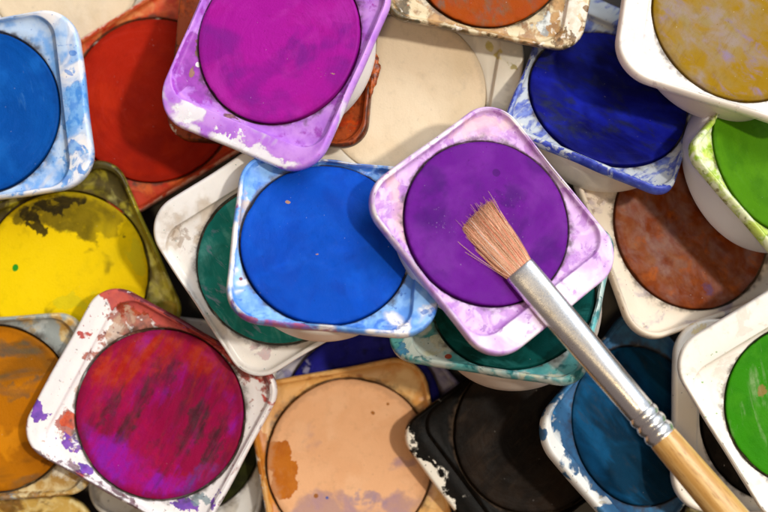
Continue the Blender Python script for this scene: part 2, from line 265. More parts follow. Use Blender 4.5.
# ---------------- paint pans ----------------
PANS = [('navy',
  {'o': [-3.919, -29.509, 12.0],
   'M': [[-0.66063, -0.75071, -0.00238], [0.75071, -0.66063, -0.00141], [-0.00052, -0.00272, 1.0]],
   's': 1.0059,
   'w': 16.5,
   'a': 20.8,
   'b': 17.2,
   'dep': 11.0,
   'rc': 6.2,
   'flush': False,
   'flake': None},
  {'label': 'pan of navy paint mostly buried beneath the peach and cobalt pans',
   'base': '#c4c0cc',
   'tray': [{'c': '#8c88b0',
             'c2': '#6c68a0',
             'ns': 0.25,
             'th': 0.6,
             'soft': 0.1,
             'zone': 0,
             'edge': 0,
             'st': None,
             'b': [(-5.42, -16.97, 5.36, 5.36, -131.3, 0.3)],
             'op': 0.8,
             'det': 6,
             'rg': 0.6}],
   'cake': '#1a1a80',
   'cl': [{'c': '#101050', 'c2': '#24248c', 'ns': 0.25, 'th': 0.5, 'soft': 0.1, 'zone': 0, 'edge': 0, 'st': None, 'b': [], 'op': 1.0, 'det': 6, 'rg': 0.6},
          {'c': '#9a98b8',
           'c2': '#9a98b8',
           'ns': 0.6,
           'th': 0.88,
           'soft': 0.04,
           'zone': 0,
           'edge': 0,
           'st': None,
           'b': [(13.47, 2.0, 1.43, 1.79, -131.3, 0.34)],
           'op': 0.8,
           'det': 6,
           'rg': 0.6}],
   'cup': '#c8c4cc',
   'cz': -0.8,
   'rough': 0.5,
   'dull': 0.42,
   'sw': 0.35,
   'kd': 1}),
 ('olive',
  {'o': [-38.079, -33.466, 12.921],
   'M': [[0.99031, 0.10979, -0.08501], [-0.10616, 0.99328, 0.04604], [0.08949, -0.03657, 0.99532]],
   's': 1.0105,
   'w': 16.39,
   'a': 21.68,
   'b': 17.2,
   'dep': 5.0,
   'rc': 6.2,
   'flush': False,
   'flake': None},
  {'label': 'pale grey pan of blackish olive paint almost hidden under the crimson streaked pan',
   'base': '#dcd8d2',
   'tray': [{'c': '#c8c0b4', 'c2': '#b4aca0', 'ns': 0.2, 'th': 0.58, 'soft': 0.1, 'zone': 0, 'edge': 0, 'st': None, 'b': [], 'op': 1.0, 'det': 6, 'rg': 0.6}],
   'cake': '#2a2c0c',
   'cl': [{'c': '#1a1a08', 'c2': '#1a1a08', 'ns': 0.3, 'th': 0.5, 'soft': 0.1, 'zone': 0, 'edge': 0, 'st': None, 'b': [], 'op': 1.0, 'det': 6, 'rg': 0.6}],
   'cup': '#dedad4',
   'cz': -0.8,
   'rough': 0.5,
   'dull': 0.42,
   'sw': 0.35,
   'kd': 1}),
 ('chalk',
  {'o': [-60.515, 54.689, 12.0],
   'M': [[-0.31623, -0.94868, 0.0], [0.94868, -0.31623, 0.0], [0.0, 0.0, 1.0]],
   's': 1.0,
   'w': 16.5,
   'a': 20.8,
   'b': 17.2,
   'dep': 11.0,
   'rc': 6.2,
   'flush': True,
   'flake': None},
  {'label': 'greyish beige pan of chalk white paint in the top left corner',
   'base': '#c8c0b2',
   'tray': [{'c': '#b4aea4', 'c2': '#d0c4ac', 'ns': 0.14, 'th': 0.5, 'soft': 0.12, 'zone': 0, 'edge': 0, 'st': None, 'b': [], 'op': 1.0, 'det': 6, 'rg': 0.6}],
   'cake': '#dcc8aa',
   'cl': [{'c': '#cdb898', 'c2': '#d8c8b0', 'ns': 0.1, 'th': 0.5, 'soft': 0.1, 'zone': 0, 'edge': 0, 'st': None, 'b': [], 'op': 0.7, 'det': 6, 'rg': 0.6}],
   'cup': '#b8b0a4',
   'cz': -1.02,
   'rough': 0.5,
   'dull': 0.16,
   'sw': 0.1,
   'kd': 1}),
 ('straw',
  {'o': [-72.971, -64.335, 12.0],
   'M': [[0.9895, 0.14456, -0.00011], [-0.14456, 0.9895, -0.00069], [0.0, 0.0007, 1.0]],
   's': 0.9991,
   'w': 16.51,
   'a': 20.73,
   'b': 17.2,
   'dep': 11.0,
   'rc': 6.2,
   'flush': False,
   'flake': None},
  {'label': 'yellow brown stained pan lowest in the bottom left corner',
   'base': '#d4ac50',
   'tray': [{'c': '#f0dca0', 'c2': '#e8c878', 'ns': 0.3, 'th': 0.52, 'soft': 0.08, 'zone': 0, 'edge': 0, 'st': None, 'b': [], 'op': 1.0, 'det': 6, 'rg': 0.6},
            {'c': '#8a5a1c', 'c2': '#6a4414', 'ns': 0.4, 'th': 0.58, 'soft': 0.07, 'zone': 0, 'edge': 0, 'st': (13.3, 2), 'b': [], 'op': 0.85, 'det': 6, 'rg': 0.6}],
   'cake': '#c48a1c',
   'cl': [{'c': '#8a5c1c', 'c2': '#8a5c1c', 'ns': 0.3, 'th': 0.5, 'soft': 0.1, 'zone': 0, 'edge': 0, 'st': None, 'b': [], 'op': 1.0, 'det': 6, 'rg': 0.6}],
   'cup': '#b89448',
   'cz': -0.8,
   'rough': 0.5,
   'dull': 0.16,
   'sw': 0.35,
   'kd': 1}),
 ('citron',
  {'o': [78.854, -56.995, 12.0],
   'M': [[-0.19984, -0.97983, 0.0003], [0.97983, -0.19984, -1e-05], [7e-05, 0.00029, 1.0]],
   's': 0.9995,
   'w': 16.5,
   'a': 20.77,
   'b': 17.2,
   'dep': 11.0,
   'rc': 6.2,
   'flush': False,
   'flake': None},
  {'label': 'yellowish stained pan lowest in the bottom right corner',
   'base': '#dcd2a0',
   'tray': [{'c': '#b8a428', 'c2': '#8f8a30', 'ns': 0.35, 'th': 0.55, 'soft': 0.07, 'zone': 0, 'edge': 0, 'st': None, 'b': [], 'op': 1.0, 'det': 6, 'rg': 0.6},
            {'c': '#3a3418', 'c2': '#3a3418', 'ns': 0.5, 'th': 0.66, 'soft': 0.05, 'zone': 0, 'edge': 0, 'st': None, 'b': [], 'op': 0.8, 'det': 6, 'rg': 0.6}],
   'cake': '#c0b020',
   'cl': [{'c': '#8a8018', 'c2': '#8a8018', 'ns': 0.3, 'th': 0.5, 'soft': 0.1, 'zone': 0, 'edge': 0, 'st': None, 'b': [], 'op': 1.0, 'det': 6, 'rg': 0.6}],
   'cup': '#c8bc80',
   'cz': -0.8,
   'rough': 0.5,
   'dull': 0.16,
   'sw': 0.35,
   'kd': 1}),
 ('cream',
  {'o': [3.596, 29.314, 23.0],
   'M': [[-0.17281, 0.98487, -0.01264], [-0.98466, -0.17242, 0.02681], [0.02423, 0.01708, 0.99956]],
   's': 0.9962,
   'w': 16.5,
   'a': 20.64,
   'b': 17.2,
   'dep': 11.0,
   'rc': 6.2,
   'flush': True,
   'flake': None},
  {'label': 'beige pan of cream white paint between the magenta pan and the rust orange pan',
   'base': '#e4dac8',
   'tray': [{'c': '#c8c0b0', 'c2': '#d2c8b6', 'ns': 0.12, 'th': 0.5, 'soft': 0.12, 'zone': 0, 'edge': 0, 'st': None, 'b': [], 'op': 1.0, 'det': 6, 'rg': 0.6},
            {'c': '#b9a63a',
             'c2': '#d8c468',
             'ns': 0.35,
             'th': 0.98,
             'soft': 0.08,
             'zone': 0,
             'edge': 0,
             'st': None,
             'b': [(-10.62, 15.53, 4.64, 1.07, 57.7, 0.55)],
             'op': 0.85,
             'det': 6,
             'rg': 0.6},
            {'c': '#8a7a1c',
             'c2': '#a08c20',
             'ns': 0.5,
             'th': 1.08,
             'soft': 0.05,
             'zone': 0,
             'edge': 0,
             'st': None,
             'b': [(-8.54, 18.47, 1.79, 0.71, 57.7, 0.62)],
             'op': 0.8,
             'det': 6,
             'rg': 0.6}],
   'cake': '#e8d4b6',
   'cl': [{'c': '#d8c09c', 'c2': '#e4caa8', 'ns': 0.07, 'th': 0.5, 'soft': 0.14, 'zone': 0, 'edge': 0, 'st': None, 'b': [], 'op': 0.7, 'det': 6, 'rg': 0.6},
          {'c': '#8f7a5c', 'c2': '#8f7a5c', 'ns': 0.7, 'th': 0.93, 'soft': 0.03, 'zone': 0, 'edge': 0, 'st': None, 'b': [], 'op': 0.7, 'det': 6, 'rg': 0.6}],
   'cup': '#cbb9a0',
   'cz': -1.02,
   'rough': 0.5,
   'dull': 0.16,
   'sw': 0.1,
   'kd': 1}),
 ('red',
  {'o': [-43.263, 29.298, 14.912],
   'M': [[0.52702, 0.84902, -0.0377], [-0.84685, 0.52837, 0.06061], [0.07138, -2e-05, 0.99745]],
   's': 1.0351,
   'w': 16.37,
   'a': 20.8,
   'b': 16.7,
   'dep': 11.0,
   'rc': 4.8,
   'flush': False,
   'flake': None},
  {'label': 'fully red stained pan of brick red paint under the magenta pan',
   'base': '#c9401f',
   'tray': [{'c': '#b9301a', 'c2': '#d8642c', 'ns': 0.2, 'th': 0.5, 'soft': 0.1, 'zone': 0, 'edge': 0, 'st': None, 'b': [], 'op': 1.0, 'det': 6, 'rg': 0.6},
            {'c': '#d98a52',
             'c2': '#c8602c',
             'ns': 0.3,
             'th': 0.8,
             'soft': 0.12,
             'zone': 0,
             'edge': 0,
             'st': None,
             'b': [(-15.41, -0.9, 10.71, 2.14, 90.1, 0.36)],
             'op': 0.8,
             'det': 6,
             'rg': 0.6},
            {'c': '#ecc4b4', 'c2': '#e09a84', 'ns': 0.5, 'th': 1.0, 'soft': 0.1, 'zone': 0, 'edge': 0.62, 'st': None, 'b': [], 'op': 0.8, 'det': 6, 'rg': 0.6}],
   'cake': '#b02008',
   'cl': [{'c': '#9c1a08', 'c2': '#b82808', 'ns': 0.09, 'th': 0.5, 'soft': 0.15, 'zone': 0, 'edge': 0, 'st': None, 'b': [], 'op': 0.8, 'det': 6, 'rg': 0.6},
          {'c': '#d8442a', 'c2': '#d8442a', 'ns': 1.2, 'th': 0.85, 'soft': 0.06, 'zone': 0, 'edge': 0, 'st': (-11.5, 6), 'b': [], 'op': 0.4, 'det': 6, 'rg': 0.6}],
   'cup': '#c9a090',
   'cz': -0.8,
   'rough': 0.5,
   'dull': 0.16,
   'sw': 0.5,
   'kd': 0.85}),
 ('yellow',
  {'o': [-58.709, -3.155, 18.13],
   'M': [[0.91457, -0.39843, 0.06941], [0.40183, 0.91464, -0.0444], [-0.04579, 0.0685, 0.9966]],
   's': 1.0147,
   'w': 16.81,
   'a': 16.81,
   'b': 17.2,
   'dep': 5.26,
   'rc': 4.6,
   'flush': False,
   'flake': None},
  {'label': 'olive stained pan of bright yellow paint with a black splotch below the left blue pan',
   'base': '#9c9020',
   'tray': [{'c': '#33290a',
             'c2': '#4c4010',
             'ns': 0.2,
             'th': 0.35,
             'soft': 0.1,
             'zone': 0,
             'edge': 0,
             'st': None,
             'b': [(15.38, -10.2, 4.64, 10.71, -3.7, -0.5), (15.85, -2.3, 2.5, 10.71, -1.6, -0.25)],
             'op': 0.95,
             'det': 6,
             'rg': 0.6},
            {'c': '#e8e25c',
             'c2': '#f0ea90',
             'ns': 0.2,
             'th': 0.86,
             'soft': 0.1,
             'zone': 0,
             'edge': 0,
             'st': None,
             'b': [(14.54, -9.82, 2.86, 8.21, -3.7, 0.55)],
             'op': 0.9,
             'det': 6,
             'rg': 0.6},
            {'c': '#a8a838', 'c2': '#c8c040', 'ns': 0.3, 'th': 0.95, 'soft': 0.1, 'zone': 0, 'edge': 0.35, 'st': None, 'b': [], 'op': 0.7, 'det': 6, 'rg': 0.6},
            {'c': '#a8881c',
             'c2': '#c09a20',
             'ns': 0.3,
             'th': 1.0,
             'soft': 0.1,
             'zone': 0,
             'edge': 0,
             'st': None,
             'b': [(15.21, -13.77, 2.14, 1.79, -23.8, 0.63)],
             'op': 0.7,
             'det': 6,
             'rg': 0.6}],
   'cake': '#f0cc00',
   'cl': [{'c': '#5c4e08',
           'c2': '#74620c',
           'ns': 0.14,
           'th': 0.84,
           'soft': 0.09,
           'zone': 0,
           'edge': 0,
           'st': None,
           'b': [(7.88, 8.84, 11.79, 5.36, -23.6, 0.72), (-0.45, 15.3, 12.5, 3.93, -13.5, 0.62)],
           'op': 0.92,
           'det': 6,
           'rg': 0.6},
          {'c': '#d4b808', 'c2': '#e8c400', 'ns': 0.1, 'th': 0.62, 'soft': 0.1, 'zone': 0, 'edge': 0, 'st': None, 'b': [], 'op': 0.5, 'det': 6, 'rg': 0.6},
          {'c': '#2c220a',
           'c2': '#1c1608',
           'ns': 0.35,
           'th': 0.97,
           'soft': 0.05,
           'zone': 0,
           'edge': 0,
           'st': None,
           'b': [(2.37, 12.66, 6.07, 2.5, -11.5, 0.57), (-2.1, 11.59, 4.64, 1.61, -64.1, 0.57), (6.47, 12.88, 3.93, 1.43, -23.6, 0.43)],
           'op': 0.93,
           'det': 6,
           'rg': 0.6},
          {'c': '#3f3a10',
           'c2': '#3f3a10',
           'ns': 0.6,
           'th': 0.98,
           'soft': 0.05,
           'zone': 0,
           'edge': 0,
           'st': None,
           'b': [(-2.42, 15.36, 5.36, 1.79, -3.4, 0.53), (12.24, 3.3, 1.79, 5.36, -23.7, 0.23)],
           'op': 0.7,
           'det': 6,
           'rg': 0.6},
          {'c': '#2c9420',
           'c2': '#2c9420',
           'ns': 0.3,
           'th': 1.15,
           'soft': 0.03,
           'zone': 0,
           'edge': 0,
           'st': None,
           'b': [(-8.22, 4.6, 0.62, 0.8, -44.0, 1.03)],
           'op': 1,
           'det': 6,
           'rg': 0.6},
          {'c': '#c8c020',
           'c2': '#c8c020',
           'ns': 0.2,
           'th': 0.92,
           'soft': 0.04,
           'zone': 0,
           'edge': 0,
           'st': None,
           'b': [(13.77, -1.42, 1.79, 5.36, -13.6, 0.53), (-0.59, -5.24, 5.36, 1.79, -23.8, 0.48)],
           'op': 0.5,
           'det': 6,
           'rg': 0.6}],
   'cup': '#b8a840',
   'cz': -0.8,
   'rough': 0.5,
   'dull': 0.16,
   'sw': 0.15,
   'kd': 0.92}),
 ('amber',
  {'o': [-72.058, -28.105, 20.431],
   'M': [[0.0677, 0.99478, -0.07632], [-0.9977, 0.06733, -0.00749], [-0.00231, 0.07665, 0.99706]],
   's': 1.0308,
   'w': 16.28,
   'a': 17.77,
   'b': 17.2,
   'dep': 5.0,
   'rc': 4.4,
   'flush': False,
   'flake': None},
  {'label': 'pan of streaky amber orange paint cut by the left edge below the yellow pan',
   'base': '#9aa09c',
   'tray': [{'c': '#7c8482', 'c2': '#b0b4b0', 'ns': 0.3, 'th': 0.5, 'soft': 0.12, 'zone': 0, 'edge': 0, 'st': None, 'b': [], 'op': 1.0, 'det': 6, 'rg': 0.6},
            {'c': '#d8c08c',
             'c2': '#b88c40',
             'ns': 0.22,
             'th': 0.62,
             'soft': 0.1,
             'zone': 0,
             'edge': 0,
             'st': None,
             'b': [(13.56, 10.13, 14.29, 4.64, 86.7, 0.48)],
             'op': 0.95,
             'det': 6,
             'rg': 0.6},
            {'c': '#e8dcc0',
             'c2': '#f0e8d4',
             'ns': 0.25,
             'th': 0.95,
             'soft': 0.07,
             'zone': 0,
             'edge': 0,
             'st': None,
             'b': [(12.68, 13.91, 5.0, 2.86, 86.7, 0.48)],
             'op': 0.85,
             'det': 6,
             'rg': 0.6},
            {'c': '#7a5418',
             'c2': '#a06a18',
             'ns': 0.4,
             'th': 0.95,
             'soft': 0.07,
             'zone': 0,
             'edge': 0.1,
             'st': None,
             'b': [(16.27, 6.21, 10.71, 1.07, 86.7, 0.48)],
             'op': 0.8,
             'det': 6,
             'rg': 0.6}],
   'cake': '#bc7008',
   'cl': [{'c': '#8c540c', 'c2': '#744c18', 'ns': 0.14, 'th': 0.52, 'soft': 0.1, 'zone': 0, 'edge': 0, 'st': (91.4, 2.6), 'b': [], 'op': 0.8, 'det': 6, 'rg': 0.6},
          {'c': '#5f5444',
           'c2': '#6a5a38',
           'ns': 0.16,
           'th': 0.68,
           'soft': 0.09,
           'zone': 0,
           'edge': 0,
           'st': (96.3, 3),
           'b': [(-3.15, 5.46, 7.86, 1.79, 96.3, 0.28), (-10.54, 5.03, 7.14, 2.5, 86.4, 0.2)],
           'op': 0.85,
           'det': 6,
           'rg': 0.6},
          {'c': '#4a2408',
           'c2': '#5c300c',
           'ns': 0.3,
           'th': 1.0,
           'soft': 0.12,
           'zone': 0,
           'edge': 0,
           'st': None,
           'b': [(-10.18, 10.62, 2.86, 1.43, 46.7, 0.58), (10.02, 10.53, 3.21, 1.79, 125.9, 0.48)],
           'op': 0.7,
           'det': 6,
           'rg': 0.6},
          {'c': '#e08c10',
           'c2': '#e08c10',
           'ns': 0.2,
           'th': 0.86,
           'soft': 0.1,
           'zone': 0,
           'edge': 0,
           'st': None,
           'b': [(6.0, 4.82, 7.14, 4.64, 86.6, 0.36)],
           'op': 0.8,
           'det': 6,
           'rg': 0.6}],
   'cup': '#c8a868',
   'cz': -0.8,
   'rough': 0.5,
   'dull': 0.16,
   'sw': 0.2,
   'kd': 0.9}),
 ('terracotta',
  {'o': [-18.673, 36.318, 24.07],
   'M': [[0.09376, -0.97668, -0.19314], [0.98103, 0.05757, 0.18512], [-0.16968, -0.20683, 0.96355]],
   's': 0.9923,
   'w': 16.5,
   'a': 20.81,
   'b': 17.32,
   'dep': 5.0,
   'rc': 4.8,
   'flush': False,
   'flake': [(2.74, -16.1), (1.66, -17.31), (0.2, -18.0), (-1.64, -18.54), (-3.88, -18.21), (-5.75, -17.66), (-7.25, -17.26), (-5.81, -16.38), (-2.11, -16.02)]},
  {'label': 'rust coloured grimy pan mostly hidden beneath the magenta pan',
   'base': '#9c4620',
   'tray': [{'c': '#6b2a12', 'c2': '#b8501e', 'ns': 0.4, 'th': 0.52, 'soft': 0.1, 'zone': 0, 'edge': 0, 'st': None, 'b': [], 'op': 0.9, 'det': 6, 'rg': 0.6},
            {'c': '#4a200e', 'c2': '#3a1a0c', 'ns': 0.4, 'th': 0.93, 'soft': 0.12, 'zone': 0, 'edge': 0.55, 'st': None, 'b': [], 'op': 0.9, 'det': 6, 'rg': 0.6},
            {'c': '#c8480c',
             'c2': '#a03010',
             'ns': 0.5,
             'th': 0.82,
             'soft': 0.08,
             'zone': 0,
             'edge': 0,
             'st': None,
             'b': [(-11.49, -13.09, 3.93, 3.93, -87.5, 0.35)],
             'op': 0.9,
             'det': 6,
             'rg': 0.6},
            {'c': '#e8dccc',
             'c2': '#e8dccc',
             'ns': 0.8,
             'th': 0.98,
             'soft': 0.04,
             'zone': 0,
             'edge': 0,
             'st': None,
             'b': [(-14.38, 19.02, 1.43, 0.89, -125.4, 0.55)],
             'op': 0.9,
             'det': 6,
             'rg': 0.6}],
   'cake': '#a03c18',
   'cl': [{'c': '#5a2412', 'c2': '#5a2412', 'ns': 0.3, 'th': 0.5, 'soft': 0.1, 'zone': 0, 'edge': 0, 'st': None, 'b': [], 'op': 1.0, 'det': 6, 'rg': 0.6}],
   'cup': '#7a4028',
   'cz': -0.8,
   'rough': 0.5,
   'dull': 0.16,
   'sw': 0.35,
   'kd': 1}),
 ('peach',
  {'o': [-6.321, -38.157, 16.741],
   'M': [[-0.98182, 0.18263, 0.05176], [-0.17552, -0.97728, 0.11884], [0.07228, 0.1076, 0.99156]],
   's': 1.0372,
   'w': 16.37,
   'a': 20.8,
   'b': 16.91,
   'dep': 5.0,
   'rc': 6.2,
   'flush': False,
   'flake': None},
  {'label': 'orange stained pan of pale peach paint with a lilac smear and brown blot',
   'base': '#e0a860',
   'tray': [{'c': '#d49548', 'c2': '#e8bc7c', 'ns': 0.16, 'th': 0.5, 'soft': 0.12, 'zone': 0, 'edge': 0, 'st': None, 'b': [], 'op': 1.0, 'det': 6, 'rg': 0.6},
            {'c': '#b86814',
             'c2': '#c87c20',
             'ns': 0.22,
             'th': 0.9,
             'soft': 0.06,
             'zone': 0,
             'edge': 0,
             'st': None,
             'b': [(16.0, -7.07, 1.79, 8.93, 177.5, 0.48), (15.79, 2.3, 1.43, 5.36, -175.6, 0.36)],
             'op': 0.9,
             'det': 6,
             'rg': 0.6},
            {'c': '#f0ece8',
             'c2': '#e4e0e4',
             'ns': 0.25,
             'th': 1.0,
             'soft': 0.05,
             'zone': 0,
             'edge': 0.0,
             'st': None,
             'b': [(18.41, -1.91, 1.43, 8.93, 179.4, 0.56), (18.28, 3.7, 1.79, 4.64, -175.6, 0.46)],
             'op': 0.95,
             'det': 6,
             'rg': 0.6},
            {'c': '#e8b898',
             'c2': '#f0c8a8',
             'ns': 0.2,
             'th': 0.85,
             'soft': 0.08,
             'zone': 0,
             'edge': 0,
             'st': None,
             'b': [(-15.31, 7.17, 2.86, 5.36, 169.4, 0.46)],
             'op': 0.9,
             'det': 6,
             'rg': 0.6},
            {'c': '#a85c14',
             'c2': '#a85c14',
             'ns': 0.3,
             'th': 1.05,
             'soft': 0.06,
             'zone': 0,
             'edge': 0,
             'st': None,
             'b': [(0.8, -16.13, 8.93, 0.54, 172.6, 0.56)],
             'op': 0.7,
             'det': 6,
             'rg': 0.6}],
   'cake': '#ecb384',
   'cl': [{'c': '#f0bc90', 'c2': '#e4a878', 'ns': 0.1, 'th': 0.5, 'soft': 0.12, 'zone': 0, 'edge': 0, 'st': None, 'b': [], 'op': 0.6, 'det': 6, 'rg': 0.6},
          {'c': '#b48c84',
           'c2': '#a88490',
           'ns': 0.15,
           'th': 0.86,
           'soft': 0.11,
           'zone': 0,
           'edge': 0,
           'st': None,
           'b': [(0.57, 8.51, 16.07, 4.29, 169.4, 0.46), (-10.73, 1.63, 4.64, 2.32, -155.8, 0.34)],
           'op': 0.85,
           'det': 6,
           'rg': 0.6},
          {'c': '#8f7a94',
           'c2': '#9c8498',
           'ns': 0.25,
           'th': 1.0,
           'soft': 0.09,
           'zone': 0,
           'edge': 0,
           'st': None,
           'b': [(-1.52, 7.41, 4.64, 2.14, 169.4, 0.48)],
           'op': 0.7,
           'det': 6,
           'rg': 0.6},
          {'c': '#b4600c',
           'c2': '#c06c10',
           'ns': 0.16,
           'th': 1.0,
           'soft': 0.02,
           'zone': 0,
           'edge': 0,
           'st': None,
           'b': [(13.09, -1.3, 3.57, 7.86, -178.6, 0.72)],
           'op': 0.97,
           'det': 6,
           'rg': 0.6},
          {'c': '#98580c',
           'c2': '#98580c',
           'ns': 0.3,
           'th': 1.15,
           'soft': 0.03,
           'zone': 0,
           'edge': 0,
           'st': None,
           'b': [(7.28, 5.02, 0.54, 0.54, 169.4, 0.96), (-5.9, -8.13, 0.54, 0.43, 129.7, 0.96), (-8.97, -9.27, 0.32, 0.32, 169.6, 0.96), (11.61, -13.81, 0.36, 0.36, 169.6, 0.96)],
           'op': 0.9,
           'det': 6,
           'rg': 0.6},
          {'c': '#3c58a0',
           'c2': '#3c58a0',
           'ns': 0.3,
           'th': 1.15,
           'soft': 0.03,
           'zone': 0,
           'edge': 0,
           'st': None,
           'b': [(5.34, 5.76, 0.39, 0.36, 169.4, 0.96)],
           'op': 0.9,
           'det': 6,
           'rg': 0.6}],
   'cup': '#ece6e4',
   'cz': -0.8,
   'rough': 0.5,
   'dull': 0.16,
   'sw': 0.25,
   'kd': 0.95}),
 ('black',
  {'o': [27.947, -32.835, 18.0],
   'M': [[-0.59511, -0.79823, 0.09309], [0.80316, -0.59478, 0.03432], [0.02797, 0.09519, 0.99507]],
   's': 1.0033,
   'w': 15.9,
   'a': 20.36,
   'b': 17.2,
   'dep': 8.03,
   'rc': 4.0,
   'flush': False,
   'flake': None},
  {'label': 'black paint pan with chipped white lower left rim at the bottom',
   'base': '#e6dccb',
   'tray': [{'c': '#090705',
             'c2': '#100b07',
             'ns': 0.35,
             'th': 0.22,
             'soft': 0.05,
             'zone': 0.6,
             'edge': 0,
             'st': None,
             'b': [(11.95, 20.77, 2.5, 8.93, -92.2, -0.42), (3.0, 21.69, 2.86, 8.21, -89.3, -0.42)],
             'op': 1,
             'det': 6,
             'rg': 0.6},
            {'c': '#0c0906',
             'c2': '#1c150e',
             'ns': 0.8,
             'th': 0.98,
             'soft': 0.05,
             'zone': 0,
             'edge': 0,
             'st': None,
             'b': [(12.57, 18.52, 5.36, 5.36, -127.1, 0.4)],
             'op': 0.9,
             'det': 6,
             'rg': 0.6},
            {'c': '#8a8070',
             'c2': '#a49a88',
             'ns': 0.5,
             'th': 1.03,
             'soft': 0.06,
             'zone': 0,
             'edge': 0,
             'st': None,
             'b': [(17.44, 12.81, 5.36, 1.43, -92.1, 0.45)],
             'op': 0.7,
             'det': 6,
             'rg': 0.6}],
   'cake': '#110b07',
   'cl': [{'c': '#281b10', 'c2': '#1e140c', 'ns': 0.14, 'th': 0.52, 'soft': 0.12, 'zone': 0, 'edge': 0, 'st': (-77.4, 1.6), 'b': [], 'op': 0.85, 'det': 6, 'rg': 0.6},
          {'c': '#2e2218', 'c2': '#2e2218', 'ns': 1.0, 'th': 0.7, 'soft': 0.1, 'zone': 0, 'edge': 0, 'st': (-77.4, 5), 'b': [], 'op': 0.5, 'det': 6, 'rg': 0.6}],
   'cup': '#8a8070',
   'cz': -0.8,
   'rough': 0.45,
   'dull': 0.42,
   'sw': 0.5,
   'kd': 1}),
 ('prussian',
  {'o': [47.785, -30.898, 20.0],
   'M': [[-0.64965, -0.60043, 0.4663], [0.73864, -0.64367, 0.20025], [0.17991, 0.47452, 0.86166]],
   's': 0.9922,
   'w': 16.33,
   'a': 18.83,
   'b': 17.2,
   'dep': 5.0,
   'rc': 6.2,
   'flush': False,
   'flake': None},
  {'label': 'tilted white pan of deep prussian blue paint below the metal ferrule',
   'base': '#ecece8',
   'tray': [{'c': '#1a6a9c',
             'c2': '#0f4c78',
             'ns': 0.2,
             'th': 0.42,
             'soft': 0.06,
             'zone': 0.32,
             'edge': 0,
             'st': None,
             'b': [(11.36, 15.89, 2.5, 10.71, -133.9, -0.3), (1.37, 18.91, 2.5, 7.14, -101.2, -0.3)],
             'op': 0.95,
             'det': 6,
             'rg': 0.6},
            {'c': '#2a80c0',
             'c2': '#4c9cd0',
             'ns': 0.4,
             'th': 0.93,
             'soft': 0.04,
             'zone': 0,
             'edge': 0,
             'st': None,
             'b': [(15.67, 10.08, 2.5, 3.57, -133.3, 0.36), (14.03, 13.57, 1.43, 1.43, -133.6, 0.3)],
             'op': 0.85,
             'det': 6,
             'rg': 0.6},
            {'c': '#b8a888',
             'c2': '#b8a888',
             'ns': 0.5,
             'th': 0.98,
             'soft': 0.05,
             'zone': 0,
             'edge': 0,
             'st': None,
             'b': [(0.57, 17.64, 4.64, 1.43, -170.9, 0.36)],
             'op': 0.6,
             'det': 6,
             'rg': 0.6}],
   'cake': '#083c5a',
   'cl': [{'c': '#05283c', 'c2': '#072e48', 'ns': 0.12, 'th': 0.5, 'soft': 0.1, 'zone': 0, 'edge': 0, 'st': (-170.1, 1.6), 'b': [], 'op': 0.85, 'det': 6, 'rg': 0.6},
          {'c': '#0f5c8c', 'c2': '#0c5480', 'ns': 0.18, 'th': 0.6, 'soft': 0.08, 'zone': 0, 'edge': 0, 'st': (-170.1, 2.4), 'b': [], 'op': 0.75, 'det': 6, 'rg': 0.6},
          {'c': '#3c4448', 'c2': '#3c4448', 'ns': 0.9, 'th': 0.7, 'soft': 0.08, 'zone': 0, 'edge': 0, 'st': (179.1, 4), 'b': [], 'op': 0.35, 'det': 6, 'rg': 0.6}],
   'cup': '#e8e6e6',
   'cz': -1.1,
   'rough': 0.5,
   'dull': 0.16,
   'sw': 0.3,
   'kd': 0.7}),
 ('brown',
  {'o': [56.916, 5.621, 21.0],
   'M': [[0.90323, -0.32983, 0.27456], [0.27905, 0.93745, 0.20814], [-0.32604, -0.11138, 0.93877]],
   's': 1.0283,
   'w': 18.79,
   'a': 20.8,
   'b': 16.94,
   'dep': 11.0,
   'rc': 6.2,
   'flush': False,
   'flake': None},
  {'label': 'pale beige pan of mottled reddish brown paint left of the bright yellow green rimmed pan',
   'base': '#e9d8c2',
   'tray': [{'c': '#9a8ca0',
             'c2': '#b8a8ac',
             'ns': 0.22,
             'th': 0.8,
             'soft': 0.1,
             'zone': 0.04,
             'edge': 0,
             'st': None,
             'b': [(2.41, -18.11, 10.71, 2.86, -0.9, 0.25), (-12.54, -15.41, 5.36, 1.79, -36.4, 0.08)],
             'op': 0.75,
             'det': 6,
             'rg': 0.6},
            {'c': '#8a7560',
             'c2': '#a89078',
             'ns': 0.6,
             'th': 0.82,
             'soft': 0.05,
             'zone': 0,
             'edge': 0,
             'st': None,
             'b': [(-16.87, 9.81, 2.5, 1.79, -16.1, 0.25)],
             'op': 0.7,
             'det': 6,
             'rg': 0.6}],
   'cake': '#80380c',
   'cl': [{'c': '#8e5030', 'c2': '#96664a', 'ns': 0.2, 'th': 0.56, 'soft': 0.16, 'zone': 0, 'edge': 0, 'st': (-73.6, 1.5), 'b': [], 'op': 0.7, 'det': 6, 'rg': 0.6},
          {'c': '#6a2c10', 'c2': '#7a3410', 'ns': 0.25, 'th': 0.6, 'soft': 0.1, 'zone': 0, 'edge': 0, 'st': None, 'b': [], 'op': 0.7, 'det': 6, 'rg': 0.6},
          {'c': '#9c8078',
           'c2': '#8c6c6c',
           'ns': 0.35,
           'th': 0.62,
           'soft': 0.2,
           'zone': 0,
           'edge': 0,
           'st': (-68.0, 1.5),
           'b': [(-5.46, -0.1, 5.36, 8.21, -35.9, 0.12)],
           'op': 0.6,
           'det': 6,
           'rg': 0.6},
          {'c': '#5c4468',
           'c2': '#6a4c68',
           'ns': 0.3,
           'th': 0.92,
           'soft': 0.07,
           'zone': 0,
           'edge': 0,
           'st': None,
